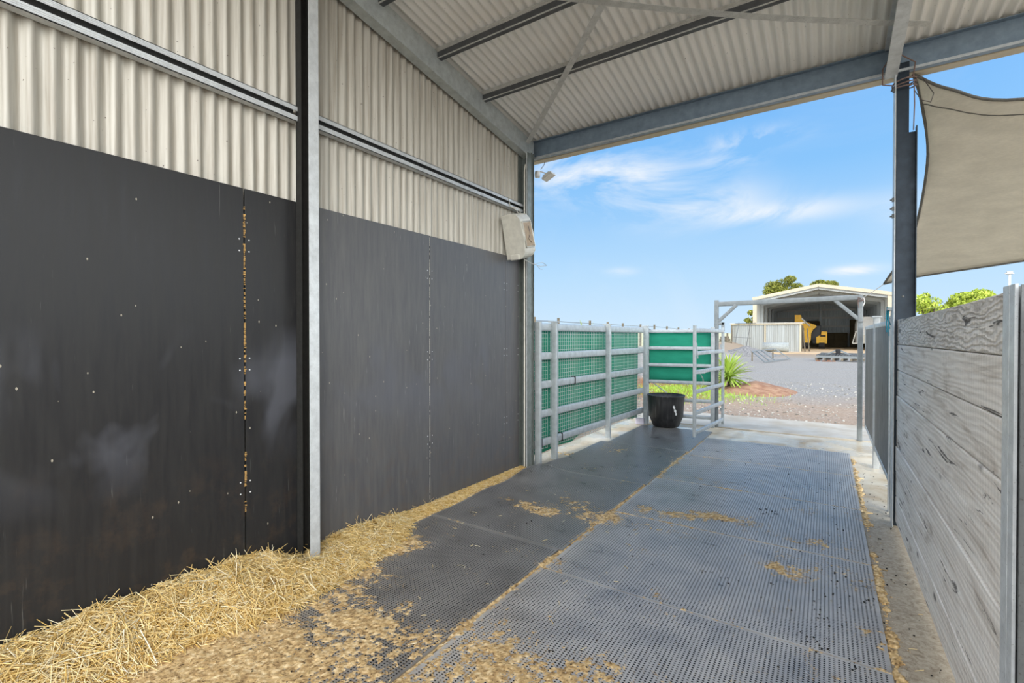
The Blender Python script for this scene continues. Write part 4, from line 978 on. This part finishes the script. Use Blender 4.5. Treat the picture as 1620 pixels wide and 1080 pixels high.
# dark gravel heap, lying gate frame, slasher, hut
def heap(name, lab, cx, cy, rx, ry, h_, mat, seed):
    n1 = 40; vs = []; fs = []
    for i in range(n1+1):
        for j in range(n1+1):
            u_ = i/n1*2-1; v_ = j/n1*2-1; r_ = math.hypot(u_, v_); z = h_*max(0, 1-r_**1.4)*(.8+.4*float(fbm(np.array(u_*4+9), np.array(v_*4+9), seed)))-.05
            vs.append((cx+u_*rx, cy+v_*ry, z))
    mb = MB(); mb.add(vs, [(i*(n1+1)+j, (i+1)*(n1+1)+j, (i+1)*(n1+1)+j+1, i*(n1+1)+j+1) for i in range(n1) for j in range(n1)], True)
    return tag(mb.build(name, mat), lab, 'heap', kind='stuff')
p = at(1180, 40); heap('gravel_heap', 'low dark gravel heap in front of the tin hut', p.x, p.y, 2.6, 3.0, .75, 'dark_gravel', 4)
p = at(1200, 13.6); heap('earth_mound', 'red earth mound beside the cordyline', p.x-.1, p.y, 1.1, 1.6, .27, 'red_dirt', 6)

def quad_pt(px, py, z): dd = (1.5-z)*755/(py-533); return at(px, dd, z)
root = thing('steel_gate', 'rusty white steel gate frame lying tilted on the gravel before the tin hut', 'gate frame', tuple(quad_pt(1210, 572, 0)))
a, b = quad_pt(1210, 572.5, .03), quad_pt(1250, 567, .03); c, e = quad_pt(1190, 555.5, .62), quad_pt(1226, 551.5, .70)
mb = MB()
for s, t_ in ((a, b), (c, e)): mb.bar(s, t_, .06)
mb.build('rail', 'steel_far', root)
for f_ in (0, .18, .38, 1.):
    mb = MB(); mb.bar(a.lerp(b, f_), c.lerp(e, f_), .06); mb.build('bar', 'steel_far', root)
for f_ in (.4, .75):
    mb = MB(); mb.bar(a.lerp(c, f_).lerp(b.lerp(e, f_), .38), b.lerp(e, f_), .035); mb.build('wire_strut', 'steel_far', root)
mb = MB(); mb.bar(c.lerp(e, .9)-Vector((0, 0, .68)), c.lerp(e, .9), .08); mb.bar(c-Vector((0, 0, .6)), c, .08); mb.build('prop', 'old_timber', root)
# long implement on pallets
q0 = at(1292, 31); q1 = at(1362, 29.2); dv = (q1-q0).normalized(); sv = Vector((-dv.y, dv.x, 0))
root = thing('slasher_implement', 'long low grey farm implement lying on pallets in the yard', 'implement', tuple((q0+q1)/2))
for k in range(6):
    mb = MB(); c = q0.lerp(q1, k/5); mb.bar(c-sv*.1+Vector((0, 0, .08)), c+sv*1.0+Vector((0, 0, .08)), .12, .14); mb.build('pallet_bearer', 'old_timber', root)
for o_, z in ((0, .24), (.45, .28), (.9, .30)):
    mb = MB(); mb.bar(q0+sv*o_+Vector((0, 0, z)), q1+sv*o_+Vector((0, 0, z)), .10, .13); mb.build('frame_rail', 'steel_far', root)
mb = MB()
for k in range(16): c = q0.lerp(q1, k/15); mb.bar(c+Vector((0, 0, .34)), c+sv*.9+Vector((0, 0, .42)), .05)
mb.bar(q0+Vector((0, 0, .44))+sv*.9, q1+Vector((0, 0, .44))+sv*.9, .09); mb.build('tine_row', 'galv_dark', root)
c = q0.lerp(q1, .45)+sv*.5; mb = MB(); mb.lathe([(0, .72), (.13, .72), (.16, .6), (.13, .5), (.2, .36), (.2, .3)], (c.x, c.y, 0), 16); mb.build('gearbox', 'tyre', root)
mb = MB(); mb.bar(c-dv*.7+Vector((0, 0, .35)), c-dv*.1+Vector((0, 0, .65)), .08); mb.bar(c+dv*.7+Vector((0, 0, .35)), c+dv*.1+Vector((0, 0, .65)), .08); mb.build('headstock', 'steel_far', root)
mb = MB(); 
for k in range(14):
    a_ = random.uniform(0, 1); c = q0.lerp(q1, a_*.5)-sv*random.uniform(.6, 1.2); mb.box((c.x-.08, c.y-.05, -.04), (c.x+.08, c.y+.06, random.uniform(0, .06)))
tag(mb.build('rubble', simple('brown_rubble', (.25, .12, .07), .9, 0, .4, 6)), 'brown broken rubble beside the lying farm implement', 'rubble', kind='stuff')

# tin hut
hx0, hx1, hy0, hy1, hz = -8.7, -2.2, 57.0, 60.2, 2.95
root = thing('tin_hut', 'low weathered tin hut with flat roof in front of the machinery shed', 'hut', ((hx0+hx1)/2, 58.5, 0))
def corr_panel(mb, xa, xb, y, z0, z1, pitch=.19, amp=.018, back=False):
    n = int((xb-xa)/pitch*6); us = np.linspace(xa, xb, n)
    vs = [(u_, y+amp*math.sin(2*PI*u_/pitch), z0) for u_ in us]+[(u_, y+amp*math.sin(2*PI*u_/pitch), z1) for u_ in us]
    mb.add(vs, [(i, i+1, n+i+1, n+i) for i in range(n-1)], True)
for xa, xb in ((hx0, -5.55), (-5.35, hx1)):
    mb = MB(); corr_panel(mb, xa, xb, hy0, -.1, hz-.12); mb.build('front_sheet', 'hut_sheet', root)
mb = MB(); mb.box((hx1-.05, hy0+.1, -.1), (hx1, hy1, hz-.15)); mb.box((hx0, hy0+.1, -.1), (hx0+.05, hy1, hz-.15)); mb.box((hx0, hy1, -.1), (hx1, hy1+.05, hz-.15)); mb.build('side_wall', 'old_timber', root)
mb = MB(); mb.box((hx0-.1, hy0-.15, hz-.14), (hx1+.15, hy0-.05, hz)); mb.build('fascia', 'cream', root)
mb = MB(); mb.box((hx0-.15, hy0-.2, hz), (hx1+.25, hy1+.2, hz+.06)); mb.build('roof', 'galv_dusty', root)
for x in (hx0, -5.45, hx1-.06): mb = MB(); mb.box((x-.07, hy0-.07, -.1), (x+.07, hy0+.06, hz-.1)); mb.build('post', 'cream' if x > -8 else 'old_timber', root)
root = thing('leaning_ladder', 'thin dark ladder frame leaning on the left half of the tin hut', 'ladder', (-8.0, 56.6, 0))
for o_ in (0, 1.15):
    mb = MB(); mb.bar((-8.35+o_, 56.0, 0), (-7.95+o_, 56.72, 3.05), .05); mb.build('stile', 'galv_dark', root)
mb = MB(); mb.bar((-8.45, 56.35, 1.5), (-6.7, 56.35, 1.4), .05); mb.bar((-8.3, 56.7, 2.98), (-6.3, 56.7, 2.98), .05); mb.build('rung', 'galv_dark', root)
mb = MB(); p = at(1228, 48); mb.T = Matrix.Translation((p.x, p.y-.6, .50)); mb.lathe([(.42, -1.15), (.46, -1.15), (.46, 1.15), (.42, 1.15), (.42, -1.15)], (0, 0, 0), 24, 'x')
tag(mb.build('concrete_pipe', simple('pale_concrete', (.34, .37, .36), .8)), 'pale short pipe lying on the ground against the tin hut', 'pipe')
root = thing('timber_stack', 'dark stack of old posts between the gate and the tin hut', 'timber stack', tuple(at(1148, 50)))
p = at(1148, 50)
for k in range(6):
    mb = MB(); mb.tube([(p.x-1.0+.1*k, p.y, .15+.26*k), (p.x+1.0-.15*k, p.y+.3, .18+.26*k)], .12, 8); mb.build('log', 'old_timber', root)
mb = MB(); mb.bar((p.x+.2, p.y-.2, 0), (p.x+.2, p.y-.2, 1.9), .16); mb.build('stake', 'old_timber', root)
for k, dx in enumerate((.35, .7)):
    mb = MB(); mb.bar((hx1+dx, hy0+.5+k, 0), (hx1+dx-.2, hy0+.5+k, 2.7-.3*k), .12); tag(mb.build('leaning_board', 'old_timber'), ['old board leaning at the right end of the tin hut', 'second old board leaning behind it at the tin hut corner'][k], 'board')

# machinery shed
sx0, sx1, sy0, sy1, ev, ap, axx = -7.15, 5.5, 63.5, 89.5, 6.03, 7.27, -.8
root = thing('machinery_shed', 'large open fronted steel machinery shed at the far side of the yard', 'shed', (axx, sy0, 0))
mb = MB(); mb.box((sx0-.05, sy0, 0), (sx0, sy1, ev)); mb.build('side_wall', 'shed_grey', root)
mb = MB(); mb.box((sx1, sy0, 0), (sx1+.05, sy1, ev)); mb.build('side_wall', 'shed_grey', root)
mb = MB(); n = 400; us = np.linspace(sx0, sx1, n); vs = [(u_, sy1+.03*math.sin(2*PI*u_/.25), 0) for u_ in us]+[(u_, sy1+.03*math.sin(2*PI*u_/.25), ev+(ap-ev)*(1-abs(u_-axx)/((sx1-axx) if u_ > axx else (axx-sx0)))) for u_ in us]
mb.add(vs, [(i, i+1, n+i+1, n+i) for i in range(n-1)], True); mb.build('back_wall', 'shed_grey', root)
mb = MB()
for xa, xb in ((sx0-.25, axx), (sx1+.25, axx)):
    z0, z1 = ev-.02, ap
    mb.add([(xa, sy0-.3, z0+.02), (xb, sy0-.3, z1+.02), (xb, sy1+.2, z1+.02), (xa, sy1+.2, z0+.02), (xa, sy0-.3, z0+.10), (xb, sy0-.3, z1+.10), (xb, sy1+.2, z1+.10), (xa, sy1+.2, z0+.10)],
           [(0, 1, 2, 3), (4, 7, 6, 5), (0, 4, 5, 1), (1, 5, 6, 2), (2, 6, 7, 3), (3, 7, 4, 0)])
mb.build('roof', 'shed_grey', root)
for xa, xb in ((sx0-.25, axx), (sx1+.25, axx)):
    mb = MB(); mb.bar((xa, sy0-.36, ev-.02), (xb, sy0-.36, ap), .08, .36); mb.build('barge_board', 'cream', root)
for x, w_ in ((sx0, .42), (sx1, .42)):
    mb = MB(); mb.box((x-w_/2, sy0-.3, 0), (x+w_/2, sy0-.05, ev-.1)); mb.build('corner_post', 'cream', root)
for k in range(1, 6):
    y = sy0+(sy1-sy0)*k/5-.3*(k == 5); mb = MB()
    mb.bar((sx0+.2, y, 0), (sx0+.2, y, ev-.35), .35); mb.bar((sx1-.2, y, 0), (sx1-.2, y, ev-.35), .35)
    mb.bar((sx0+.2, y, ev-.4), (axx, y, ap-.35), .2, .38); mb.bar((sx1-.2, y, ev-.4), (axx, y, ap-.35), .2, .38); mb.build('portal_frame', 'galv', root)
mb = MB(); mb.bar((sx0, sy0+.1, ev-.28), (axx, sy0+.1, ap-.26), .15, .3); mb.bar((sx1, sy0+.1, ev-.28), (axx, sy0+.1, ap-.26), .15, .3); mb.build('front_rafter', 'galv_light', root)
for z in (1.75, 3.0, 4.35, 5.6):
    mb = MB(); mb.box((sx0+.1, sy1-.22, z), (sx1-.1, sy1-.02, z+.30)); mb.build('girt', 'white', root)
mb = MB(); mb.box((axx-.16, sy1-.3, 0), (axx+.16, sy1-.14, ap-.5)); mb.build('middle_column', 'galv', root)
mb = MB(); mb.box((sx0, sy0-12.5, -.05), (sx1, sy1, .015)); struct(mb.build('shed_apron_ground', 'shed_floor'))
# things in the shed
for x0, x1, y0, y1, z1, lab in ((-3.6, -.9, 87.6, 89., 4.0, 'tall dark brown board stack at the shed back, left of the middle column'), (-.80, 2.6, 86.8, 88.2, 2.15, 'low brown covered stack in the middle of the machinery shed'), (2.9, 5.1, 87., 89., 4.1, 'tall dark brown stack at the right rear of the machinery shed')):
    mb = MB(); mb.box((x0, y0, .015), (x1, y1, z1)); mb.box((x0+.3, y0-.12, .015), ((x0+x1)/2, y0, z1*.93)); mb.box(((x0+x1)/2+.05, y0-.1, .015), (x1-.2, y0, z1*.96)); tag(mb.build('covered_stack', 'brown_board', bevel=.08), lab, 'stack')
# digger
dx, dy = -1.7, 72.
root = thing('yellow_digger', 'yellow digger with raised curved boom parked in the machinery shed', 'digger', (dx, dy, 0))
boom = [(-1.75, 4.35), (-1.1, 4.35), (-1.0, 4.0), (-.55, 3.45), (.55, 3.0), (.62, 2.8), (.25, 2.45), (.05, 2.0), (.0, 1.2), (-.1, .75), (-.6, .8), (-.75, 1.4), (-.7, 2.6), (-1.2, 3.3), (-1.75, 3.3)]
mb = MB(); mb.prism([(dx+a, b) for a, b in boom], 'y', dy-.3, dy+.15); mb.build('boom', 'yellow', root, bevel=.04)
mb = MB(); mb.prism([(dx+a, b) for a, b in [(.55, .7), (1.75, .7), (1.75, 2.2), (1.15, 2.2), (1.1, 1.8), (.6, 1.5)]], 'y', dy-.2, dy+2.6); mb.build('body', 'yellow', root, bevel=.05)
mb = MB(); mb.box((dx-.1, dy+.3, 1.0), (dx+1.1, dy+2.2, 3.0)); mb.build('cab', 'black', root, bevel=.08)
for s in (-.9, .9):
    mb = MB(); mb.prism([(dy+a, b) for a, b in [(-.6, .0), (2.6, .0), (3.0, .4), (2.7, .8), (-.7, .8), (-1., .4)]], 'x', dx+s-.3+.3, dx+s+.3+.3); mb.build('track', 'tyre', root, bevel=.06)
mb = MB(); mb.box((dx+1.0, dy-.22, 1.55), (dx+1.6, dy-.19, 1.75)); mb.box((dx+.2, dy-.25, .7), (dx+.6, dy-.1, 1.3)); mb.build('grille', 'tyre', root)
mb = MB(); mb.tube([(dx-1.0, dy-.35, 3.9), (dx-.1, dy-.4, 2.9)], .09, 8); mb.build('hydraulic_ram', 'galv_light', root)
# white van body
vx, vy = 3.0, 70.
root = thing('white_truck', 'white rounded truck body parked at the right of the machinery shed', 'truck', (vx+1, vy, 0))
mb = MB(); mb.prism([(vx, .75), (vx+2.4, .75), (vx+2.4, 3.9), (vx+.5, 3.9), (vx+.15, 3.7), (vx+.02, 3.2)], 'y', vy, vy+5.5); mb.build('body', 'white', root, bevel=.15)
mb = MB(); mb.box((vx+.15, vy-.05, .8), (vx+2.3, vy-.005, 1.75)); mb.build('lower_panel', 'offwhite', root)
mb = MB(); mb.bar((vx-.45, vy-.4, .75), (vx-.1, vy-.4, 2.2), .1); mb.bar((vx-.45, vy-.4, .75), (vx+2, vy-.4, .85), .18, .12); mb.build('tail_frame', 'offwhite', root)
for x in (vx+.3, vx+2.0):
    mb = MB(); mb.lathe([(0, -.15), (.45, -.15), (.5, 0), (.45, .15), (0, .15)], (x, vy+1, .5), 20, 'x'); mb.build('wheel', 'tyre', root)

# ------------------------------------------------------------------ sky and sun
w = bpy.data.worlds.new('sky'); bpy.context.scene.world = w; w.use_nodes = True; t = w.node_tree; t.nodes.clear()
out = t.nodes.new('ShaderNodeOutputWorld'); bg = t.nodes.new('ShaderNodeBackground'); L(t, bg.outputs[0], out.inputs[0])
tc = t.nodes.new('ShaderNodeTexCoord'); g = tc.outputs['Generated']; sp = t.nodes.new('ShaderNodeSeparateXYZ'); L(t, g, sp.inputs[0])
base = ramp(t, sp.outputs[2], [(0., (.66, .84, 1.0)), (.12, (.50, .75, 1.0)), (.30, (.25, .56, .97)), (.55, (.13, .42, .93)), (1., (.08, .30, .80))])
def dirv(px, py):
    p = at(px, 1.); return Vector((p.x, p.y, (533-py)/755)).normalized()
mpw = t.nodes.new('ShaderNodeMapping'); mpw.inputs['Scale'].default_value = (1, 1, 2.6); mpw.inputs['Rotation'].default_value = (.0, .35, .2); L(t, g, mpw.inputs[0])
nz = noise(t, mpw.outputs[0], 4.2, 9, .60, .55)
def vblob(c, width_h, width_v, amp):
    """soft elongated patch of sky around direction c"""
    h_ = Vector((0, 0, 1)).cross(c).normalized(); u_ = c.cross(h_).normalized()
    def dot(v):
        n_ = t.nodes.new('ShaderNodeVectorMath'); n_.operation = 'DOT_PRODUCT'; L(t, g, n_.inputs[0]); n_.inputs[1].default_value = v; return n_.outputs['Value']
    a_ = math_(t, 'DIVIDE', dot(h_), width_h); b_ = math_(t, 'DIVIDE', dot(u_), width_v)
    r2 = math_(t, 'ADD', math_(t, 'MULTIPLY', a_, a_), math_(t, 'MULTIPLY', b_, b_))
    e_ = math_(t, 'POWER', 2.718, math_(t, 'MULTIPLY', r2, -1.))
    return math_(t, 'MULTIPLY', math_(t, 'MULTIPLY', e_, amp), ramp(t, dot(c), [(0., 0.), (.35, 1.)]))
tot = None
for px, py, wh, wv, am in ((935, 275, .16, .05, .62), (1185, 222, .07, .016, .60), (1110, 325, .10, .035, .55), (1250, 335, .10, .018, .45), (1150, 258, .04, .012, .4), (1350, 428, .035, .008, .85), (985, 430, .03, .008, .3), (1010, 320, .10, .04, .3), (1440, 330, .05, .03, .2)):
    b_ = vblob(dirv(px, py), wh, wv, am); tot = b_ if tot is None else math_(t, 'ADD', tot, b_)
cl = math_(t, 'MULTIPLY', tot, ramp(t, nz, [(.40, .03), (.60, 1.7)]))
cl = math_(t, 'ADD', cl, math_(t, 'MULTIPLY', ramp(t, noise(t, g, 3.2, 6, .6, .8), [(.55, 0.), (.8, 1.)]), .12))
col = mix(t, math_(t, 'MINIMUM', cl, .92), base, (.90, .95, 1.0))
# bright sky lobes added out of view, behind and beside, to light the bay
S = Vector((-.30, -1., .70)).normalized()
glow = vblob(S, .6, .45, 1.); col = mix(t, 1.0, col, mix(t, glow, (0., 0., 0.), (5., 4.7, 4.3)), 'ADD')
for v_, wh, wv, am in (((1., -.95, .46), .30, .26, (13., 12.5, 11.5)), ((1., .30, .44), .36, .30, (6.5, 6.3, 5.9))):
    col = mix(t, 1.0, col, mix(t, vblob(Vector(v_).normalized(), wh, wv, 1.), (0., 0., 0.), am), 'ADD')
L(t, col, bg.inputs[0]); bg.inputs[1].default_value = 1.
sun = bpy.data.lights.new('sun', 'SUN'); so = bpy.data.objects.new('sun', sun); C.objects.link(so)
sun.energy = 1.0; sun.angle = R(10); sun.color = (1., .88, .72); so.rotation_euler = Vector((-.9, -.43, 1.)).to_track_quat('Z', 'Y').to_euler()
v_ = bpy.context.scene.view_settings; v_.view_transform = 'Standard'; v_.look = 'None'; v_.exposure = 0.; v_.gamma = 1.; v_.use_curve_mapping = False
cy = bpy.context.scene.cycles; cy.max_bounces = 8; cy.diffuse_bounces = 5; cy.sample_clamp_indirect = 8
for o in _roots: del o['_o']
